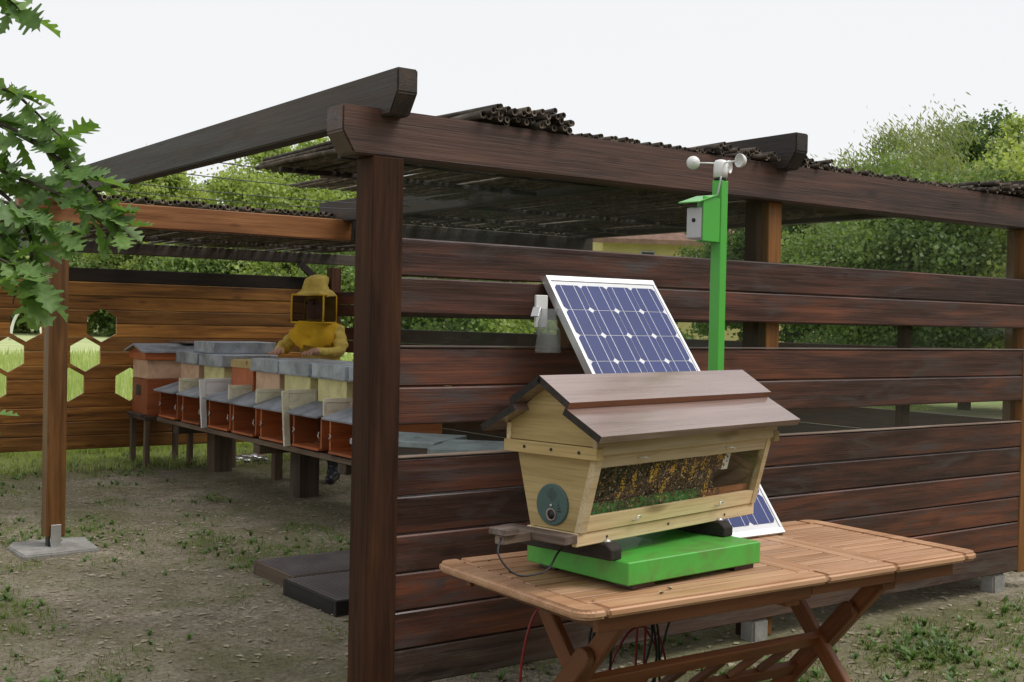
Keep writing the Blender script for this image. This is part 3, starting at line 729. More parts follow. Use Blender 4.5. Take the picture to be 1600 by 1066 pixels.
for i in range(4):
    a = corn[i]; c_ = corn[(i+1) % 4]
    tube('veil_frame', [(a[0], a[1], 1.425), (a[0]+.004, a[1]*1.02, 1.54), (a[0], a[1], 1.665)], .008, M_HOOD, pr, 6)
    for z in (1.425, 1.665): tube('veil_frame', [(a[0], a[1], z), ((a[0]+c_[0])/2, (a[1]+c_[1])/2, z), (c_[0], c_[1], z)], .008, M_HOOD, pr, 6)
    me = mesh('veil_net', [(a[0], a[1], 1.43), (c_[0], c_[1], 1.43), (c_[0], c_[1], 1.66), (a[0], a[1], 1.66)], [(0, 1, 2, 3)])
    obj('veil_net', me, F_VEIL if i != 2 else M_SUIT, pr)

# ------------------------------------------------------------------ table
TZ = .865
tb = thing('garden_table', 'extended slatted teak folding table standing in front of the plank wall', 'table', (.668, -.905, gz(.67, -.9)), R(-1.6))
tz = TZ-gz(.67, -.9)
HX, HY = .845, .372     # half sizes
t = .028
S1, S2 = .085, .405     # seams of the middle leaf, local x
def rounded(name, pts, mat, parent, z0, z1, bev=.009):
    return prism(name, pts, z1-z0, mat, parent, Matrix.Translation((0, 0, z0)), bev)
fwid = .075
def arc(cx, cy, r_, a0, a1, k=5): return [(cx+r_*math.cos(a0+(a1-a0)*i/k), cy+r_*math.sin(a0+(a1-a0)*i/k)) for i in range(k+1)]
z0, z1 = tz-t, tz
rc = .05
# end boards with rounded outer corners
rounded('end_board', arc(-HX+rc, -HY+rc, rc, math.pi*1.5, math.pi)[::1] + arc(-HX+rc, HY-rc, rc, math.pi, math.pi*.5) + [(-HX+fwid+.012, HY), (-HX+fwid+.012, HY-fwid), (-HX+fwid, HY-fwid-.0), (-HX+fwid, -HY+fwid), (-HX+fwid+.012, -HY+fwid), (-HX+fwid+.012, -HY)], W_TEAK, tb, z0, z1)
rounded('end_board', [(-x, y) for x, y in (arc(-HX+rc, -HY+rc, rc, math.pi*1.5, math.pi) + arc(-HX+rc, HY-rc, rc, math.pi, math.pi*.5) + [(-HX+fwid+.012, HY), (-HX+fwid+.012, HY-fwid), (-HX+fwid, HY-fwid), (-HX+fwid, -HY+fwid), (-HX+fwid+.012, -HY+fwid), (-HX+fwid+.012, -HY)])][::-1], W_TEAK, tb, z0, z1)
for (xa, xb) in ((-HX+fwid+.014, S1-.001), (S1+.001, S2-.001), (S2+.001, HX-fwid-.014)):
    for s in (-1, 1):
        ya, yb = (HY-fwid, HY) if s > 0 else (-HY, -HY+fwid)
        box('edge_rail', (xa, ya, z0), (xb, yb, z1), W_TEAK, tb, .009)
for (xa, xb) in ((S1-.05, S1-.001), (S1+.001, S1+.05), (S2-.05, S2-.001), (S2+.001, S2+.05)):
    box('cross_board', (xa, -HY+fwid+.002, z0+.001), (xb, HY-fwid-.002, z1-.001), W_TEAK, tb, .002)
NS = 10; sw = (2*HY-2*fwid)/NS
for (xa, xb) in ((-HX+fwid+.003, S1-.052), (S1+.052, S2-.052), (S2+.052, HX-fwid-.003)):
    for i in range(NS):
        y0 = -HY+fwid+i*sw
        box('slat', (xa, y0+.0048, z0+.002), (xb, y0+sw-.0048, z1-.0015), W_TEAK, tb, .0015)
# under frame
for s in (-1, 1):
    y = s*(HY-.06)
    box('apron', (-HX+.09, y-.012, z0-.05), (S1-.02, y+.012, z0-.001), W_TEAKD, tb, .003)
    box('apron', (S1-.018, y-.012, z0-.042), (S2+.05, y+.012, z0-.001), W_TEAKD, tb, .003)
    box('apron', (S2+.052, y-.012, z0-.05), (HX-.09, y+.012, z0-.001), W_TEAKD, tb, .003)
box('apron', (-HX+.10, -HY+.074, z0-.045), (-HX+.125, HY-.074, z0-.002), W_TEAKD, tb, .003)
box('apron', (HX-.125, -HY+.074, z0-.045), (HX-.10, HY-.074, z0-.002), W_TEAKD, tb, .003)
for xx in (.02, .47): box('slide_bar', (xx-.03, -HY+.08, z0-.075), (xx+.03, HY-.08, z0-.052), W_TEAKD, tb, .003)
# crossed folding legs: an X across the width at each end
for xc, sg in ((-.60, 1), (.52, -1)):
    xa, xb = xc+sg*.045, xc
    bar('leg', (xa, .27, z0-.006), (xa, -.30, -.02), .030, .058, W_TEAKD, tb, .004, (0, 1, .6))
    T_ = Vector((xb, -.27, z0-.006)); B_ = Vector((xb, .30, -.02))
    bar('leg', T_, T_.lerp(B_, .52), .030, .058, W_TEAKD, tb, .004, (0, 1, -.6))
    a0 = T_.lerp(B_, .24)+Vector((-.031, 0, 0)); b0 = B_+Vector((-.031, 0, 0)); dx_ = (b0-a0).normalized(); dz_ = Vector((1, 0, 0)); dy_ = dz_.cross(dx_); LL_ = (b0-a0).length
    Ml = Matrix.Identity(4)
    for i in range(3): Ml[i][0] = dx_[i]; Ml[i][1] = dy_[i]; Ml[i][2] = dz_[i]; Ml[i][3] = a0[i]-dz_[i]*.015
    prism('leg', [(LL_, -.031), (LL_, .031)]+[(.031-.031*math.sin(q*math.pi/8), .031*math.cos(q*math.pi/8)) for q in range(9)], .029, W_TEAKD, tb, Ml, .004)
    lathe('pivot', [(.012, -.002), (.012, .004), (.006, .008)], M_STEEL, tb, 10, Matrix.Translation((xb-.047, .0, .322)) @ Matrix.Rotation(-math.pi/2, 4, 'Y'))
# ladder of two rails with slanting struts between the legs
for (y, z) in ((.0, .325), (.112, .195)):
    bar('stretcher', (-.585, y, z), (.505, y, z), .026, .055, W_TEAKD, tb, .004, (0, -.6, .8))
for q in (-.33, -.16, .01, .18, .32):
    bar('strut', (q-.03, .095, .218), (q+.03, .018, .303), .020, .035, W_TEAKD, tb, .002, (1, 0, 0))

# ------------------------------------------------------------------ platform scale
SCX = thing('platform_scale', 'bright green metal platform scale under the roofed hive', 'scale', (.066, -1.141, TZ), R(4.2))
box('body', (0, 0, .015), (.577, .425, .08), M_GREEND, SCX, .003)
for (a, b_) in ((.03, .012), (.47, .012), (.03, .33), (.47, .33)): box('foot', (a, b_, .0), (a+.09, b_+.07, .0145), W_WALL, SCX, .001)
SCZ = TZ+.08
# ------------------------------------------------------------------ roofed top-bar hive
HZ0 = .99
hv = thing('roofed_hive', 'pine top-bar hive with two-step varnished roof and bee window on the green scale', 'beehive', (-.069, -1.08, SCZ), R(10.68))
zb = HZ0-SCZ          # local z of bottom board underside
LH = .893; VC = .093
# runners
for uu in (.10, .66):
    o = prism('runner', [(-.04, 0), (.30, 0), (.30, .045), (-.02, .045), (-.04, .03)], .05, W_BLK, hv, Matrix(((0, 0, 1, uu), (1, 0, 0, -.0), (0, 1, 0, .0005), (0, 0, 0, 1))), .003)
    lathe('bolt', [(.012, 0), (.012, .004), (.006, .010)], M_STEEL, hv, 8, Matrix.Translation((uu+.025, -.005, .0455)))
# floor boards
box('bottom_board', (.0, 0.0, zb), (LH, .018, zb+.037), W_PINE, hv, .002)
box('bottom_board', (.0, 2*VC-.018, zb), (LH, 2*VC, zb+.037), W_PINE, hv, .002)
box('floor', (.002, .0185, zb+.02), (LH-.002, 2*VC-.0185, zb+.036), W_PINE, hv, .001)
zl = zb+.038; zh = zb+.255       # body between
wl, wh = .088, .145               # half widths at zl and zh
def hw(z): return wl+(wh-wl)*(z-zl)/(zh-zl)
def endpanel(x0, x1, mat):
    prof = [(VC-hw(zl), zl), (VC+hw(zl), zl), (VC+hw(zh), zh), (VC-hw(zh), zh)]
    return prism_x('end_panel', prof, x0, x1, mat, hv)
endpanel(.012, .030, W_PINEY); endpanel(LH-.03, LH-.012, W_PINEY)
def inclined(name, x0, x1, za, zc, side, th_, mat, out=.0):
    """board lying on the sloping side, from height za to zc; side -1 front, +1 back"""
    a0 = VC+side*(hw(za)+out); a1 = VC+side*(hw(zc)+out); i0 = a0-side*th_; i1 = a1-side*th_
    return prism_x(name, [(a0, za), (a1, zc), (i1, zc), (i0, za)], x0, x1, mat, hv)
zw0, zw1 = zl+.043, zh-.036       # window opening
inclined('lower_rail', .031, LH-.031, zl+.0005, zw0, -1, .022, W_PINE, .010)
inclined('upper_rail', .031, LH-.031, zw1, zh-.0005, -1, .022, W_PINE, .010)
inclined('corner_strip', .006, .0305, zl+.0005, zh, -1, .022, W_PINE, .013)
inclined('corner_strip', LH-.0305, LH-.006, zl+.0005, zh, -1, .022, W_PINE, .013)
inclined('window_glass', .031, LH-.031, zw0-.004, zw1+.004, -1, .003, F_HIVE, -.004)
inclined('back_board', .031, LH-.031, zl+.0005, zh, 1, .018, W_PINE2, .0)
# cleats under the roof
box('cleat', (-.018, VC-hw(zh)-.026, zh-.012), (.0115, VC+hw(zh)+.026, zh+.022), W_PINE2, hv, .002)
box('cleat', (LH-.0115, VC-hw(zh)-.026, zh-.012), (LH+.018, VC+hw(zh)+.026, zh+.022), W_PINE2, hv, .002)
for k in range(3): lathe('screw', [(.0045, 0), (.0045, .002)], M_BLACK, hv, 8, Matrix.Translation((-.0185, VC-.11+k*.10, zh+.006)) @ Matrix.Rotation(-math.pi/2, 4, 'Y'))
zr = zh+.024
# roof box: front and back aprons, gables
for s in (-1, 1):
    yy = VC+s*(wh+.022)
    box('roof_apron', (-.012, min(yy, yy-s*.016), zr-.0235), (LH+.012, max(yy, yy-s*.016), zr+.045), W_PINE, hv, .002)
gp = [(VC-wh-.020, zr), (VC+wh+.020, zr), (VC+wh+.020, zr+.05), (VC, zr+.172), (VC-wh-.020, zr+.05)]
prism_x('gable', gp, -.006, .010, W_PINEY, hv); prism_x('gable', gp, LH-.010, LH+.006, W_PINEY, hv)
RID = 1.455-SCZ
X0, X1 = -.062, LH+.058
def roofboard(s, y0, z0_, y1, z1_, th_, x0, x1, edge):
    d = Vector((y1-y0, z1_-z0_)).normalized(); nn = Vector((-d.y, d.x));
    if nn.y < 0: nn = -nn
    pr_ = [(VC+s*y0, z0_), (VC+s*y1, z1_), (VC+s*(y1-nn.x*th_), z1_-nn.y*th_), (VC+s*(y0-nn.x*th_), z0_-nn.y*th_)]
    o = prism_x('roof_board', pr_, x0, x1, W_ROOF, hv); o.data.materials.append(W_BLK); o.data.materials.append(edge)
    for p in o.data.polygons:
        if abs(p.normal.x) > .9: p.material_index = 1
        elif p.area < .03 and s*p.normal.y > .3: p.material_index = 2
    return o
for s in (-1, 1):
    roofboard(s, .0008, RID, .112, RID-.068, .020, X0, X1, W_TEAKD)
    roofboard(s, .095, RID-.083, .222, RID-.150, .020, X0, X1, W_GREY)
# entrance disc
dz = zb+.105
Md = Matrix.Translation((.0118, VC+.005, dz)) @ Matrix.Rotation(-math.pi/2, 4, 'Y')
dk = lathe('entrance_disc', [(.0001, .0), (.052, 0), (.058, .0005), (.058, .004), (.055, .006), (.0001, .006)], M_TEAL, hv, 28, Md, False)
lathe('entrance_hole', [(.0185, .0062), (.0185, .009), (.014, .009), (.013, .0065)], W_ROOF, dk, 18, Matrix.Translation((-.028, .0, 0)))
lathe('hole', [(.0145, .0066), (.0145, .0072)], M_BLACK, dk, 18, Matrix.Translation((-.028, .0, 0)))
for i in range(4): box('vent_slot', (-.018+i*.008, -.036+.004*i, .006), (-.0145+i*.008, -.022, .0066), M_BLACK, dk, 0)
vh = []; vf = []
for i in range(7):
    for j in range(7):
        a, b_ = .012+i*.0052, -.016+j*.0052
        if (a-.0276)**2+(b_)**2 > .0175**2: continue
        s = len(vh)
        for q in range(6): vh.append((a+.0017*math.cos(q*math.pi/3), b_+.0017*math.sin(q*math.pi/3), .0064))
        vf.append(tuple(range(s, s+6)))
tag(obj('vent_holes', mesh('vent_holes', vh, vf), M_BLACK, dk), kind='stuff')
lathe('knob', [(.004, .006), (.004, .010), (.002, .011)], M_STEEL, dk, 8, Matrix.Translation((-.002, 0, 0)))
# hooks and screws on the window frame
for uu in (.24, .66):
    zc = zl+.020; yy = VC-hw(zc)-.012
    tube('hook', spline([(uu-.014, yy, zc-.006), (uu-.004, yy-.012, zc-.003), (uu+.002, yy-.01, zc+.005), (uu+.012, yy-.012, zc+.006), (uu+.016, yy-.01, zc+.001)], 4), .0022, M_STEEL, hv, 6)
for uu in (.20, .64):
    zc = zh-.018; yy = VC-hw(zc)-.012
    tube('hook', spline([(uu-.010, yy, zc), (uu, yy-.014, zc+.002), (uu+.02, yy-.014, zc-.002)], 4), .0022, M_STEEL, hv, 6)
for uu, zc, k in ((.13, zb+.016, 0), (.42, zb+.020, 0), (.72, zb+.016, 0)):
    lathe('screw', [(.004, 0), (.004, .0015)], M_DARKP, hv, 8, Matrix.Translation((uu, -.0005, zc)) @ Matrix.Rotation(math.pi/2, 4, 'X'))
# landing board and sensor arm at the left end
box('landing_board', (-.055, -.005, zb+.012), (-.001, .24, zb+.036), W_GREY, hv, .002)
box('sensor_arm', (-.165, .115, zb+.010), (-.056, .150, zb+.034), W_GREY, hv, .002)
prism('sensor_block', [(-.175, .10), (-.12, .10), (-.115, .165), (-.175, .165)], .018, W_GREY, hv, Matrix.Translation((0, 0, zb+.036)), .002)
tube('sensor_cable', spline([(-.172, .12, zb+.03), (-.20, .10, zb-.01), (-.17, .06, zb-.06), (-.09, .03, zb-.055), (-.02, .05, zb-.02), (.03, .06, zb+.0)], 6), .003, M_BLACK, hv, 6)
# bees behind the glass, combs, floor
rr = random.Random(3)
inner = inclined('green_floor', .032, .60, zl+.006, zw0+.032, -1, .006, M_FLOORG, -.018)
inclined('bee_mass_backing', .033, .655, zw0+.034, zw1+.02, -1, .004, plain('dark_bee_mass', (.022, .014, .008), .8, 0, .6, 60, .8), -.021)
inclined('bare_floor', .60, LH-.032, zl+.006, zw0+.022, -1, .006, M_FLOORB, -.018)
for i in range(10): 
    uu = .07+i*.062
    prof = [(VC-hw(zh)+.026, zh-.004), (VC+hw(zh)-.03, zh-.004), (VC+.06, zl+.05), (VC-.05, zl+.06)]
    prism_x('comb', prof, uu, uu+.022, M_COMB, hv)
def beegeo(n_, fn, name, mat, size=.0052):
    V = []; F = []
    for i in range(n_):
        c_, ax, nr = fn(i); ax = ax.normalized(); sd_ = ax.cross(nr).normalized(); L = size*rr.uniform(.9, 1.25); wd = L*.36; s = len(V)
        V += [c_+ax*L, c_-ax*L, c_+sd_*wd, c_-sd_*wd, c_+nr*wd, c_-nr*wd]
        for a, b_, d in ((0, 2, 4), (0, 4, 3), (0, 3, 5), (0, 5, 2), (1, 4, 2), (1, 3, 4), (1, 5, 3), (1, 2, 5)): F.append((s+a, s+b_, s+d))
    me = mesh(name, V, F); o = obj(name, me, mat, hv); tag(o, kind='stuff'); return o
slope = (wh-wl)/(zh-zl); NR = Vector((0, -1, slope)).normalized(); UPD = Vector((0, -slope, 1)).normalized()
def surf(u_, z, inset): return Vector((u_, VC-hw(z)+inset, z))
def pick(lo, hi):
    def fn(i):
        while True:
            u_ = rr.uniform(.035, .70); z = zw0 + (zw1-zw0)*rr.random(); fz = (z-zw0)/(zw1-zw0)
            edge = .66+.04*math.sin(z*60)
            if u_ > edge: continue
            if fz < .30 and rr.random() > .28: continue
            a = rr.uniform(0, 6.28)
            return surf(u_, z, rr.uniform(.008, .020)), Vector((math.cos(a), 0, 0))+UPD*math.sin(a), NR
    return fn
beegeo(1900, pick(0, 1), 'bee_cluster', M_BEE, .0072); beegeo(420, pick(0, 1), 'bee_cluster', M_BEEG, .0062); beegeo(420, pick(0, 1), 'bee_wings', M_WING, .0046)
def gold(i):
    c0 = GOLD[i % len(GOLD)]
    u_ = c0[0]+rr.gauss(0, .007); fz = min(.97, max(.03, c0[1]+rr.gauss(0, c0[2])))
    a = rr.uniform(0, 6.28); return surf(u_, zw0+(zw1-zw0)*fz, rr.uniform(.0055, .009)), Vector((math.cos(a), 0, 0))+UPD*math.sin(a), NR
GOLD = [(.30, .7, .12), (.32, .8, .1), (.40, .75, .1), (.46, .72, .1), (.56, .85, .1), (.64, .9, .06), (.37, .45, .18), (.60, .35, .2), (.22, .65, .1), (.17, .5, .1), (.51, .7, .1)]
beegeo(420, gold, 'bee_cluster', plain('honey_cells', (.75, .45, .05), .5, 0, .3, 40, 0), .0042)
inclined('paper_tag', .665, .70, zw1-.055, zw1-.005, -1, .001, M_WHITE, -.009)

# ------------------------------------------------------------------ solar panel leaning on the wall
PB = Vector((.89, -.742, TZ+.006)); PT_ = Vector((.89, -.022, 1.775))
ln = (PT_-PB).length; ang = math.atan2(PT_.z-PB.z, PT_.y-PB.y)
sp = thing('solar_panel', 'blue-celled solar panel with silver frame leaning on the wall behind the hive', 'solar panel', PB); sp.rotation_euler = (ang, 0, 0)
# local: X across, Y up the panel, Z towards its face
pw = .272; fwid = .024
box('frame_rail', (-pw, 0, -.030), (pw, fwid, .004), M_ALU, sp, .001); box('frame_rail', (-pw, ln-fwid, -.030), (pw, ln, .004), M_ALU, sp, .001)
for s in (-1, 1): box('frame_rail', (min(s*pw, s*(pw-.012)), fwid+.0005, -.030), (max(s*pw, s*(pw-.012)), ln-fwid-.0005, .0038), M_ALU, sp, .001)
box('backsheet', (-pw+.0125, fwid+.001, -.006), (pw-.0125, ln-fwid-.001, .0), M_BACK, sp, 0)
nc, nr_ = 4, 9; cw = (2*pw-.036)/nc; ch = (ln-2*fwid-.036)/nr_
cc = .012; g_ = .0016
cpts = [(-cw/2+g_+cc, -ch/2+g_), (cw/2-g_-cc, -ch/2+g_), (cw/2-g_, -ch/2+g_+cc), (cw/2-g_, ch/2-g_-cc), (cw/2-g_-cc, ch/2-g_), (-cw/2+g_+cc, ch/2-g_), (-cw/2+g_, ch/2-g_-cc), (-cw/2+g_, -ch/2+g_+cc)]
cme = mesh('cell', [(x, y, .0012) for x, y in cpts]+[(x, y, 0) for x, y in cpts], [tuple(range(8))]+[(i, i+8, (i+1) % 8+8, (i+1) % 8) for i in range(8)]); cme.materials.append(M_CELL)
for i in range(nc):
    for j in range(nr_):
        obj('cell', cme, None, sp, (-pw+.018+cw*(i+.5), fwid+.018+ch*(j+.5), .0002))
    for q in (-.25, .25): box('busbar', (-pw+.018+cw*(i+.5+q)-.0011, fwid+.016, .0013), (-pw+.018+cw*(i+.5+q)+.0011, ln-fwid-.016, .0018), M_BUS, sp, 0)
# bracket and plastic bag hanging by the panel's upper left edge
bk = thing('bracket', 'white metal bracket wrapped in clear plastic at the upper left of the solar panel', 'bracket', (.575, -.06, 1.60))
box('plate', (-.035, -.012, -.02), (.02, .0, .10), M_WHITE, bk, .002); bar('tab', (-.055, -.03, .02), (-.03, -.012, .055), .03, .006, M_ALU, bk, .001)
bgv = []; bgf = []
for i in range(7):
    for j in range(10):
        q = 2*math.pi*j/10; r_ = .030+.004*i+.022*noise.noise(Vector((i*.8, j*1.3, 2))); bgv.append((.0+r_*1.1*math.cos(q), -.045+r_*.5*math.sin(q), .05-.027*i))
for i in range(6):
    for j in range(10): bgf.append((i*10+j, i*10+(j+1) % 10, (i+1)*10+(j+1) % 10, (i+1)*10+j))
obj('plastic_bag', mesh('plastic_bag', bgv, bgf, True), F_BAG, bk)

# ------------------------------------------------------------------ weather mast
ms = thing('weather_mast', 'green square mast with cup anemometer and small camera box behind the hive', 'mast', (.868, -.672, .985), R(10))
mz = lambda z: z-.985
box('pole', (-.02, -.02, 0), (.02, .02, mz(2.098)), M_GREEN, ms, .002)
box('mount_bracket', (-.075, -.016, .06), (-.0205, .016, .12), M_GREEN, ms, .002)
lathe('collar', [(.021, mz(2.099)), (.021, mz(2.108))], M_DARKP, ms, 18)
an = lathe('anemometer_body', [(.0235, mz(2.1085)), (.0245, mz(2.13)), (.0235, mz(2.158)), (.018, mz(2.168)), (.006, mz(2.171))], M_WHITE, ms, 20)
hub = Vector((0, 0, mz(2.158)))
for ang_ in (R(134), R(254), R(14)):
    d = Vector((math.cos(ang_), math.sin(ang_), 0)); e = hub+d*.095
    tube('cup_arm', [hub+d*.018, hub+d*.075], .0028, M_WHITE, ms, 6)
    side = Vector((-d.y, d.x, 0))
    prof = [(.0235, 0), (.0225, .009), (.018, .018), (.010, .024), (.0015, .0265)]
    inner_ = [(.0015, .0235), (.009, .021), (.016, .0155), (.0205, .008), (.0215, 0)]
    Mc = Matrix.Identity(4)
    xx = d; zz = side; yy = zz.cross(xx)
    for i in range(3): Mc[i][0] = xx[i]; Mc[i][1] = yy[i]; Mc[i][2] = zz[i]; Mc[i][3] = e[i]
    lathe('cup', inner_+prof, M_WHITE, ms, 16, Mc)
# sensor box carried on a green side plate facing left
box('side_plate', (-.12, -.017, mz(1.885)), (-.021, -.013, mz(2.035)), M_GREEN, ms, .001)
box('back_plate', (-.0485, -.0125, mz(1.885)), (-.0445, .06, mz(2.035)), M_GREEN, ms, .001)
rp = bar('rain_hood', (-.155, .02, mz(2.012)), (-.05, .02, mz(2.043)), .085, .004, M_GREEN, ms, .001)
cb = box('camera_box', (-.115, -.0125, mz(1.892)), (-.0495, .052, mz(2.0)), M_GREYP, ms, .005)
box('box_lid', (-.122, -.0105, mz(1.895)), (-.1155, .05, mz(1.997)), M_GREYP, ms, .003)
lathe('lens', [(.007, 0), (.007, .003)], M_BLACK, ms, 12, Matrix.Translation((-.1218, .02, mz(1.955))) @ Matrix.Rotation(-math.pi/2, 4, 'Y'))
tube('wire', spline([(-.018, -.015, mz(2.11)), (-.028, -.012, mz(2.06)), (-.03, -.005, mz(2.04))], 5), .003, M_GREYP, ms, 5)

# ------------------------------------------------------------------ cables under the table
cab = [('black_cable', M_BLACK, [(.30, -.80, .80), (.31, -.78, .62), (.30, -.75, .42), (.34, -.72, .22)]), ('black_cable', M_BLACK, [(.22, -.78, .76), (.40, -.70, .70), (.56, -.66, .45), (.46, -.66, .23), (.30, -.70, .30), (.24, -.72, .5), (.38, -.7, .66), (.55, -.68, .50), (.60, -.66, .25)]),
       ('black_cable', M_BLACK, [(.92, -.66, .82), (.80, -.62, .66), (.72, -.58, .45), (.62, -.6, .25), (.45, -.64, .20)]), ('red_cable', M_REDC, [(.02, -.84, .80), (-.05, -.8, .6), (-.06, -.76, .38), (.05, -.72, .22), (.2, -.7, .20)]),
       ('red_cable', M_REDC, [(.18, -.72, .56), (.34, -.68, .60), (.52, -.64, .48), (.62, -.62, .34), (.50, -.62, .22), (.38, -.64, .30), (.46, -.66, .46), (.62, -.62, .42), (.70, -.6, .25)]),
       ('red_cable', M_REDC, [(.45, -.7, .24), (.455, -.7, .5), (.47, -.69, .62), (.50, -.69, .5), (.50, -.68, .22)]), ('black_cable', M_BLACK, [(.18, -.76, .22), (.22, -.74, .45), (.34, -.72, .63), (.48, -.7, .6), (.56, -.68, .4), (.55, -.68, .22)])]
labs = ['black cable hanging straight down under the table', 'black cable looped twice under the table', 'black cable sweeping down from the middle of the table', 'red cable arcing behind the left table leg', 'red cable tangled in loops under the table', 'red cable rising in a narrow loop under the table', 'black cable bent in one wide arch under the table']
for (nm, mt, pts), lb in zip(cab, labs):
    tag(tube(nm, spline([(a+.05, b_, c_+(.13 if c_ < .66 else 0)) for a, b_, c_ in pts], 9), .0042, mt, None, 7), lb, 'cable', 'cables under the table')
# a few bees walking on the table top
for k, (px, py) in enumerate(((765, 877), (796, 895), (928, 939), (1046, 921), (1034, 928))):
    ry = along(px, py, 1)-CAM; q = CAM+ry*((TZ-CAM.z)/ry.z)
    bee = thing('bee', ['bee on the left end of the table nearest the wall', 'bee on the table left of the green scale', 'bee near the front corner of the table', 'bee on the front table edge before the scale', 'bee at the very front rim of the table'][k], 'bee', (q.x, q.y, TZ+.0005), rr.uniform(0, 6), 'bees on the table')
    sc_ = 1.15
    lathe('abdomen', [(.0006, -.0075*sc_), (.0028, -.005*sc_), (.0032, -.001*sc_), (.0018, .001*sc_)], M_BEE, bee, 8, Matrix.Translation((0, 0, .0035)) @ Matrix.Rotation(math.pi/2, 4, 'Y'))
    lathe('thorax', [(.0012, .001), (.0028, .003), (.0026, .005), (.0012, .0065), (.0018, .008), (.0006, .0095)], M_BEEG, bee, 8, Matrix.Translation((0, 0, .0035)) @ Matrix.Rotation(math.pi/2, 4, 'Y'))
    for s in (-1, 1): obj('wing', mesh('wing', [(.003, 0, .0065), (-.003, s*.0045, .0068), (-.008, s*.0035, .006), (-.006, s*.0005, .0062)], [(0, 1, 2, 3)]), M_WING, bee)

# ------------------------------------------------------------------ ground cover
def dens(x, y):
    a = noise.noise(Vector((x*.55, y*.55, 1.3)))*.6 + noise.noise(Vector((x*1.9, y*1.9, 7)))*.5
    if y > 8.6: return 1
    base = .0
    base += .55*max(0, min(1, (x-1.6)/1.2))*max(0, min(1, (.1-y)/.5+.4))          # right front
    base += .40*max(0, min(1, (-.3-x)/.8)) + .25*max(0, min(1, (.9-y)/1.2))*(x < .4)
    base += .8*max(0, min(1, (y-7.2)/.9))
    if -.1 < y < 7.4 and x > 1.7: base -= .5
    if x > 1 and y < 0: base -= .35*max(0, min(1, (y+.45)/.4))
    return a*1.15+base
def scatter(nclump, area, thr, per, spread, hgt, wid, name, mat, label, bend=.5, rosette=False):
    V = []; F = []; x0, x1, y0, y1 = area; cnt = 0; tries = 0
    while cnt < nclump and tries < nclump*30:
        tries += 1
        x = random.uniform(x0, x1); y = random.uniform(y0, y1)
        dv = CAM.xy-Vector((x, y))
        if -dv.length < -14 and y < 8: continue
        if dens(x, y) < thr + random.uniform(-.12, .25): continue
        if .0 < x < 4 and -.02 < y < .14: continue
        cnt += 1; sc_ = random.uniform(.6, 1.25)
        for k in range(int(per*random.uniform(.6, 1.3))):
            if rosette:
                a = random.uniform(0, 6.28); px, py = x, y; lean = random.uniform(.7, 1.25)
            else:
                a = random.uniform(0, 6.28); q = spread*math.sqrt(random.random()); px, py = x+q*math.cos(a*3.1), y+q*math.sin(a*3.1); lean = random.uniform(.1, .8)*bend*2
            h = hgt*sc_*random.uniform(.5, 1.2); wd = wid*random.uniform(.7, 1.2); ca, sa = math.cos(a), math.sin(a); gzv = gz(px, py)-.004
            s = len(V); l1 = lean*.5; l2 = lean
            m_ = h*.5; ox, oy = ca*math.sin(l1)*m_, sa*math.sin(l1)*m_; oz = math.cos(l1)*m_
            tx, ty, tz_ = ox+ca*math.sin(l2)*m_, oy+sa*math.sin(l2)*m_, oz+math.cos(l2)*m_*.8
            w0 = wd*(.35 if rosette else .5)
            V += [(px-sa*w0, py+ca*w0, gzv), (px+sa*w0, py-ca*w0, gzv), (px+ox-sa*wd*(.5 if rosette else .42), py+oy+ca*wd*(.5 if rosette else .42), gzv+oz), (px+ox+sa*wd*(.5 if rosette else .42), py+oy-ca*wd*(.5 if rosette else .42), gzv+oz), (px+tx, py+ty, gzv+tz_)]
            F += [(s, s+1, s+3, s+2), (s+2, s+3, s+4)]
    o = obj(name, mesh(name, V, F), mat); return tag(o, label, 'grass', None, 'stuff')
NEAR = (-2.2, 5.2, -2.6, 8.7)
scatter(11000, NEAR, -.02, 10, .07, .036, .0055, 'grass', L_GRASS, 'short patchy grass growing on the bare soil', .8)
scatter(5000, NEAR, -.45, 7, .11, .022, .0045, 'thin_grass', L_GRASS, 'sparse short grass on the trampled soil', .9)
scatter(2400, NEAR, -.06, 7, .02, .055, .015, 'weeds', L_WEED, 'low broad-leaved weeds scattered over the soil', 1, True)
scatter(900, (-1.6, 4.5, -2.4, 3.0), .0, 7, .02, .05, .014, 'weeds', L_WEED, 'small broad-leaved weeds near the front of the plot', 1, True)
scatter(1500, (1.0, 5.0, -2.2, -.02), .5, 8, .03, .065, .013, 'weeds', L_WEED, 'dense weeds in front of the right end of the wall', 1, True)
scatter(1500, (-3, 6, 7.6, 9.2), -.5, 14, .09, .10, .008, 'grass', L_MEAD, 'bright fringe of grass along the foot of the back wall', .8)
scatter(1500, (1.0, 5.0, -2.2, -.02), .62, 12, .05, .05, .0055, 'grass', L_GRASS, 'thicker grass in front of the right end of the wall', .9)
# dead leaf litter
V = []; F = []
for i in range(9000):
    x = random.uniform(-2, 4.5); y = random.uniform(-2.4, 7); s = len(V); a = random.uniform(0, 6.28); L = random.uniform(.008, .026)*(1.3 if random.random() < .15 else 1); wd = L*random.uniform(.3, .6); z = gz(x, y)+.003
    ca, sa = math.cos(a), math.sin(a)
    for (p, q, r_) in ((-L, 0, .001), (0, wd, random.uniform(0, .008)), (L, 0, random.uniform(0, .006)), (0, -wd, random.uniform(0, .008))): V.append((x+p*ca-q*sa, y+p*sa+q*ca, z+r_))
    F += [(s, s+1, s+2), (s, s+2, s+3)]
tag(obj('leaf_litter', mesh('leaf_litter', V, F), L_DEAD), 'scattered dry leaf bits lying on the soil', 'litter', None, 'stuff')
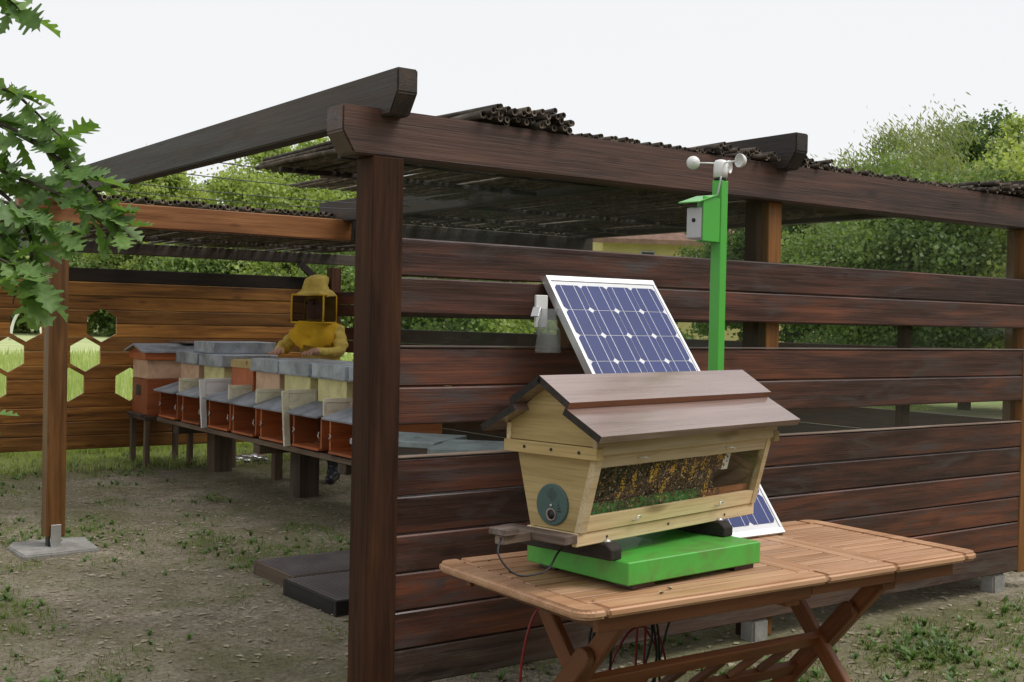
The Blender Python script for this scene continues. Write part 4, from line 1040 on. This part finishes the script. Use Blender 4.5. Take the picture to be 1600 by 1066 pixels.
# meadow beyond
NM = 60000
yy = 8.9+(rng.random(NM)**1.7)*26; xx = rng.random(NM)*(10+yy*1.15)-3-.12*yy
h = (.22+.25*rng.random(NM))*np.clip((yy-8.2)/4, .35, 1); a = rng.random(NM)*6.283; wd = .012+.0009*yy
lx = np.cos(a)*h*.3; ly = np.sin(a)*h*.3
V = np.stack([np.stack([xx-np.sin(a)*wd, yy+np.cos(a)*wd, np.full(NM, .12)], 1), np.stack([xx+np.sin(a)*wd, yy-np.cos(a)*wd, np.full(NM, .12)], 1), np.stack([xx+lx, yy+ly, .12+h], 1)], 1).reshape(-1, 3)
me = npmesh('meadow_grass', V, np.arange(NM*3).reshape(-1, 3), 3); me.materials.append(L_MEAD)
tag(obj('meadow_grass', me), 'tall pale green meadow grass beyond the back wall', 'grass', None, 'stuff')

# ------------------------------------------------------------------ trees in the background
def tree(name, label, base, hgt, rx, rz_, nleaf, lsize, lmat, seed, group='trees behind the apiary', zc=None, droop=0.0, clumps=60):
    g = np.random.default_rng(seed); rr_ = random.Random(seed)
    root = thing(name, label, 'tree', base, 0, group)
    vs = []; fs = []
    def add(pts, rad, k=7):
        a, b_ = tubegeo(pts, rad, k); s = len(vs); vs.extend(a); fs.extend([tuple(q+s for q in f) for f in b_])
    zc = zc if zc else hgt-rz_
    tr = max(.06, hgt*.022)
    add([(0, 0, -.2), (.05, .03, zc*.35), (-.04, .05, zc*.75), (.05, 0, zc+rz_*.4)], [tr*1.3, tr, tr*.8, tr*.3])
    cl = []
    for i in range(clumps):
        while True:
            p = g.uniform(-1, 1, 3)
            d = np.linalg.norm(p)
            if .35 < d < 1: break
        p = p*(1+.25*noise.noise(Vector(p.tolist())*2.2+Vector((seed, 0, 0))))
        c_ = np.array([p[0]*rx, p[1]*rx, zc+p[2]*rz_]); cl.append(c_)
        if i % 3 == 0: add([(0, 0, zc*.55+rr_.random()*rz_*.5), (c_[0]*.5, c_[1]*.5, (zc*.6+c_[2]*.5)), tuple(c_)], [tr*.45, tr*.25, tr*.08], 5)
    obj('trunk', mesh('trunk', vs, fs, True), BARK, root)
    cl = np.array(cl); cs = g.uniform(.6, 1.25, clumps)*rx*.27
    idx = g.integers(0, clumps, nleaf)
    off = g.normal(0, 1, (nleaf, 3)); off *= (cs[idx]*(.42 if droop else .5))[:, None]; off[:, 2] *= .75
    C_ = cl[idx]+off
    n1 = g.normal(0, 1, (nleaf, 3)); n1 /= np.linalg.norm(n1, axis=1)[:, None]
    if droop:
        n1[:, 2] = n1[:, 2]*.3-droop; n1[:, 0] += droop*.9; n1 /= np.linalg.norm(n1, axis=1)[:, None]
    n2 = np.cross(n1, g.normal(0, 1, (nleaf, 3))); n2 /= np.linalg.norm(n2, axis=1)[:, None]
    L = lsize*g.uniform(.6, 1.3, nleaf)[:, None]; W_ = L*(.16 if droop else .42)
    LL = L*(1.5 if droop else 1)
    V = np.stack([C_-n1*LL*.5, C_+n2*W_-n1*LL*.06, C_+n1*LL*.5, C_-n2*W_-n1*LL*.06], 1).reshape(-1, 3)
    me = npmesh('crown', V, np.arange(nleaf*4).reshape(-1, 4), 4); me.materials.append(lmat)
    tag(obj('crown', me, None, root), kind='stuff'); return root
def atd(px, d): 
    p = along(px, 490, d); return (p.x, p.y, .1)
TREES = [
 # px, depth, height, rx, rz, leaves, size, mat, label, droop
 (235, 78, 11.2, 4.2, 4.6, 44000, .24, L_LIME, 'yellow-green tree above the amber lintel at the left', 0),
 (312, 84, 11.0, 2.2, 4.2, 20000, .24, L_TREE2, 'darker slim tree between the two yellow-green trees above the lintel', 0),
 (455, 76, 12.2, 5.4, 5.2, 60000, .24, L_LIME, 'rounded yellow-green tree above the lintel beside the reed mat edge', 0),
 (110, 88, 10.5, 6.0, 4.6, 36000, .28, L_TREE, 'broad green tree behind the oak twigs at the left', 0),
 (1430, 27, 6.2, 2.6, 2.9, 60000, .10, L_WILL, 'pale feathery willow above the beam at the right', .8),
 (1515, 31, 7.1, 1.5, 1.9, 26000, .10, L_TREE2, 'dark rounded tree top rising behind the willow', 0),
 (1600, 29, 6.4, 1.6, 2.6, 26000, .10, L_LIME, 'yellow-green tree at the right edge beside the willow', 0),
 (1310, 30, 5.3, 1.4, 2.3, 16000, .10, L_WILL, 'thin pale willow left of the big willow', .7),
 (1125, 33, 4.9, 1.1, 1.9, 15000, .10, L_TREE, 'green tree seen through the film beside the mast', 0),
 (1170, 30, 4.9, 1.0, 1.8, 12000, .09, L_TREE, 'small green tree seen through the film left of the middle post', 0),
 (1262, 28, 4.7, 1.0, 1.8, 13000, .09, L_TREE2, 'dark green tree seen through the film right of the middle post', 0),
 (1380, 22, 4.4, 1.9, 1.8, 38000, .08, L_TREE, 'bushy green tree filling the right film opening', 0),
 (1510, 21, 4.4, 1.8, 1.8, 38000, .08, L_TREE2, 'dense dark tree filling the far right of the film opening', 0),
 (1640, 20, 4.6, 1.6, 1.9, 24000, .08, L_LIME, 'yellow-green tree beside the right post', 0),
]
k = 0
for px, d, hh, rx, rz_, nl, ls, lm, lb, dr in TREES:
    k += 1; tree('leafy_tree' if not dr else 'willow_tree', lb, atd(px, d), hh, rx, rz_, nl, ls, lm, 20+k, droop=dr, clumps=70)
NW = 90000; g = np.random.default_rng(5)
cx = g.uniform(-14, 60, 300); cy = -17+g.normal(0, 1.6, 300)+np.maximum(0, cx-24)*.35; cz = g.uniform(.6, 7.0, 300); ii = g.integers(0, 300, NW)
Cw = np.stack([cx[ii], cy[ii], cz[ii]], 1)+g.normal(0, .75, (NW, 3)); Cw[:, 2] = np.maximum(Cw[:, 2], .15)
n1 = g.normal(0, 1, (NW, 3)); n1 /= np.linalg.norm(n1, axis=1)[:, None]; n2 = np.cross(n1, g.normal(0, 1, (NW, 3))); n2 /= np.linalg.norm(n2, axis=1)[:, None]
V = np.stack([Cw-n1*.2, Cw+n2*.1, Cw+n1*.2, Cw-n2*.1], 1).reshape(-1, 3)
me = npmesh('woodland', V, np.arange(NW*4).reshape(-1, 4), 4); me.materials.append(L_TREE2)
tag(obj('woodland', me), 'wooded edge mirrored faintly in the slot windows', 'wood', None, 'stuff')
# hedge-like shrubs far behind the back wall
for i, (px, d, hh, rx) in enumerate(((-60, 80, 6.6, 5.6), (60, 84, 6.4, 5.6), (190, 78, 6.8, 5.4), (330, 74, 6.6, 5.2), (470, 72, 6.4, 5.2), (600, 70, 6.4, 5.2), (720, 30, 3.3, 2.4), (850, 30, 3.2, 2.3), (1000, 26, 1.6, 1.1))):
    tree('shrub', ['shrub mass at the far left beyond the meadow', 'shrub beyond the meadow behind the left hexagon window', 'shrub beyond the meadow behind the right hexagon window', 'shrub seen in the gap above the back wall over the tall hive', 'shrub seen in the gap above the beekeeper', 'shrub hidden mostly by the corner post', 'shrub seen through the upper slot next to the corner post', 'shrub seen through the upper slot by the bracket', 'low shrub in front of the yellow house'][i], atd(px, d), hh, rx, hh*.52, 26000, .0032*d+.02, (L_TREE, L_LIME, L_TREE)[i % 3], 70+i, 'shrubs beyond the meadow', hh*.46, clumps=50)
# white hoops in the meadow
hp = along(40, 505, 60); hr = thing('hoop_frame', 'white arched tube frame standing in the meadow', 'frame', (hp.x, hp.y, .1), -YAW+math.pi/2)
for i in range(3):
    tube('hoop', [(i*1.3+.0, i*.5+.8*math.cos(q*math.pi/14), 1.65*math.sin(q*math.pi/14)) for q in range(15)], .04, M_WHITE, hr, 6)
tube('ridge_tube', [(0, 0, 1.67), (2.6, 1.0, 1.67)], .035, M_WHITE, hr, 6)
# yellow house
hp = along(985, 500, 52)
ho = thing('yellow_house', 'pale yellow house with brown tiled roof seen through the film', 'house', (hp.x, hp.y, .1), -YAW+R(8))
box('wall', (-1.3, 0, 0), (11, 7, 5.05), M_WALLY, ho, .02)
prism_x('roof', [(-.8, 4.95), (3.5, 6.8), (7.8, 4.95), (7.8, 5.15), (3.5, 7.0), (-.8, 5.15)], -2.0, 11.7, M_TILE, ho)
prism_x('gable', [(0, 5.05), (3.5, 6.78), (7, 5.05)], -1.29, 10.9, M_WALLY, ho)
for xw in (.7, 3.2, 5.8, 8.4):
    for zw in (1.3, 4.15):
        hgt_ = .55 if zw > 4 else 1.3
        wn = box('window', (xw-.35, -.05, zw), (xw+.35, .02, zw+hgt_), M_GREYP, ho, .01)
        pn = box('pane', (-.28, -.058, zw+.06), (.28, -.052, zw+hgt_-.06), M_PANE, ho, 0); pn.location.x += xw
        wm = wn.matrix_basis.copy(); pm_ = pn.matrix_basis.copy(); pn.parent = wn; pn.matrix_basis = wm.inverted() @ pm_

# ------------------------------------------------------------------ oak branches at the left
def leaf_mesh(seed):
    q = random.Random(seed); L = 1.0
    st = [(0, .006, 0), (.12, .008, 0), (.18, .06, 0), (.25, .11, .02), (.30, .20, .05), (.34, .19, .07), (.37, .10, .03), (.44, .15, .02), (.50, .31, .06), (.54, .32, .09), (.57, .16, .03), (.64, .17, .02), (.69, .29, .07), (.73, .29, .10), (.76, .13, .03), (.83, .13, .02), (.88, .19, .05), (.93, .09, .02), (1.02, .0, 0)]
    V = []; F = []; cv = q.uniform(-.5, .6); fold = q.uniform(.1, .5); tw = q.uniform(-.4, .4)
    for (t_, w_, fwd) in st:
        z = -cv*.35*t_*t_; wl_ = w_*q.uniform(.85, 1.15); wr_ = w_*q.uniform(.85, 1.15)
        V += [(t_+fwd, -wl_, z+wl_*fold-tw*wl_*t_), (t_, 0, z), (t_+fwd, wr_, z+wr_*fold+tw*wr_*t_)]
    for i in range(len(st)-1):
        a = i*3; F += [(a, a+1, a+4, a+3), (a+1, a+2, a+5, a+4)]
    me = mesh('leaf', V, F, True); me.materials.append(L_OAK); return me
LEAF = [leaf_mesh(s) for s in range(9)]
tbase = CAM + (fw*3.9 - rt*2.75); tbase = Vector((tbase.x, tbase.y, gz(tbase.x, tbase.y)))
oak = thing('oak_tree', 'oak tree at the left edge with drooping lobed-leaf twigs', 'tree', tbase)
tube('trunk', [(0, 0, -.1), (.02, .01, .8), (-.03, .02, 1.8), (.02, 0, 2.9), (.0, .03, 4.2)], [.16, .13, .12, .10, .05], BARK, oak, 12)
def camp(px, py, d): return along(px, py, d)-tbase
rl = random.Random(11); nleaf = 0
def twig(path, r0, step, size, spread=1.0, start=.12, mat=BARK):
    """path of (px, py, depth) directions turned into a branch in space, with leaves on both sides"""
    global nleaf
    pts = spline([camp(*p) if len(p) == 3 and abs(p[0]) > 5 or p[2] > 2 else Vector(p) for p in path], 6)
    tube('branch', pts, [r0*(1-.75*i/(len(pts)-1)) for i in range(len(pts))], mat, oak, 6)
    tot = sum((pts[i+1]-pts[i]).length for i in range(len(pts)-1)); s = start*tot; acc = 0; i = 0
    while i < len(pts)-1:
        seg = (pts[i+1]-pts[i]).length
        while s <= acc+seg:
            p = pts[i].lerp(pts[i+1], (s-acc)/seg); d = (pts[i+1]-pts[i]).normalized()
            sd = Vector((rl.gauss(0, 1), rl.gauss(0, 1), rl.gauss(-.35, .6))).normalized()
            ax = (d*.55+sd*spread+rt*.25).normalized()
            nm = Vector((rl.gauss(0, .5), rl.gauss(0, .5), 1)) - fw*.55; yv = nm.cross(ax).normalized(); zv = ax.cross(yv)
            M = Matrix.Identity(4); sz = size*rl.uniform(.7, 1.25)
            for k_ in range(3): M[k_][0] = ax[k_]*sz; M[k_][1] = yv[k_]*sz; M[k_][2] = zv[k_]*sz; M[k_][3] = p[k_]
            o = obj('leaf', rl.choice(LEAF), None, oak); o.matrix_basis = M; nleaf += 1
            s += step*rl.uniform(.6, 1.4)
        acc += seg; i += 1
T0 = Vector((0, 0, 2.35))
twig([(-260, 150, 3.7), (-60, 175, 3.55), (40, 215, 3.5), (110, 265, 3.45), (165, 320, 3.45), (185, 362, 3.4)], .012, .0165, .112, .9, .42)
twig([(-60, 140, 3.6), (10, 140, 3.55), (50, 170, 3.5), (85, 205, 3.45), (112, 225, 3.45)], .007, .019, .105, .9, .25)
twig([(-60, 215, 3.65), (0, 265, 3.55), (60, 290, 3.5), (120, 318, 3.45), (160, 352, 3.4)], .008, .0165, .112, 1, .2)
twig([(-80, 260, 3.6), (0, 300, 3.5), (35, 340, 3.45), (50, 390, 3.4), (42, 440, 3.4), (60, 455, 3.4)], .008, .0165, .112, 1, .25)
twig([(-80, 330, 3.5), (-10, 360, 3.45), (15, 400, 3.4), (25, 445, 3.35), (20, 475, 3.35)], .007, .0165, .112, 1, .25)
twig([(-50, 300, 3.4), (20, 320, 3.4), (70, 345, 3.35), (100, 375, 3.35)], .006, .017, .112, 1, .3)
twig([(-70, 370, 3.4), (-10, 400, 3.3), (30, 420, 3.3), (65, 440, 3.3)], .006, .0165, .112, .8, .3)
twig([(-120, -70, 3.5), (-30, -25, 3.4), (20, 5, 3.4), (38, 30, 3.4)], .006, .022, .13, .8, .3)
twig([(-120, 610, 3.2), (-40, 640, 3.1), (-12, 648, 3.1)], .004, .05, .07, .6, .4)
twig([(-120, 690, 3.2), (-50, 690, 3.1), (-22, 688, 3.1)], .004, .05, .06, .6, .4)
tube('limb', [Vector((0, 0, 2.3)), camp(-420, 130, 3.8), camp(-260, 150, 3.7)], [.05, .03, .013], BARK, oak, 8)
for p0, p1 in (((-60, 140, 3.6), (-260, 150, 3.7)), ((-60, 215, 3.65), (-260, 150, 3.7)), ((-80, 260, 3.6), (-420, 130, 3.8)), ((-80, 330, 3.5), (-420, 130, 3.8)), ((-50, 300, 3.4), (-260, 150, 3.7)), ((-70, 370, 3.4), (-420, 130, 3.8))):
    a, b_ = camp(*p0), camp(*p1); tube('branch', [b_, (a+b_)/2+Vector((0, 0, .03)), a], [.012, .009, .007], BARK, oak, 6)
tube('limb', [Vector((0, 0, 3.4)), camp(-300, -120, 3.7), camp(-120, -70, 3.5)], [.04, .02, .007], BARK, oak, 7)
tube('limb', [Vector((0, 0, 1.0)), camp(-350, 620, 3.5), camp(-120, 610, 3.2)], [.03, .015, .005], BARK, oak, 7)
tube('branch', [camp(-350, 620, 3.5), camp(-220, 680, 3.3), camp(-120, 690, 3.2)], [.012, .008, .005], BARK, oak, 6)
print('leaves', nleaf)
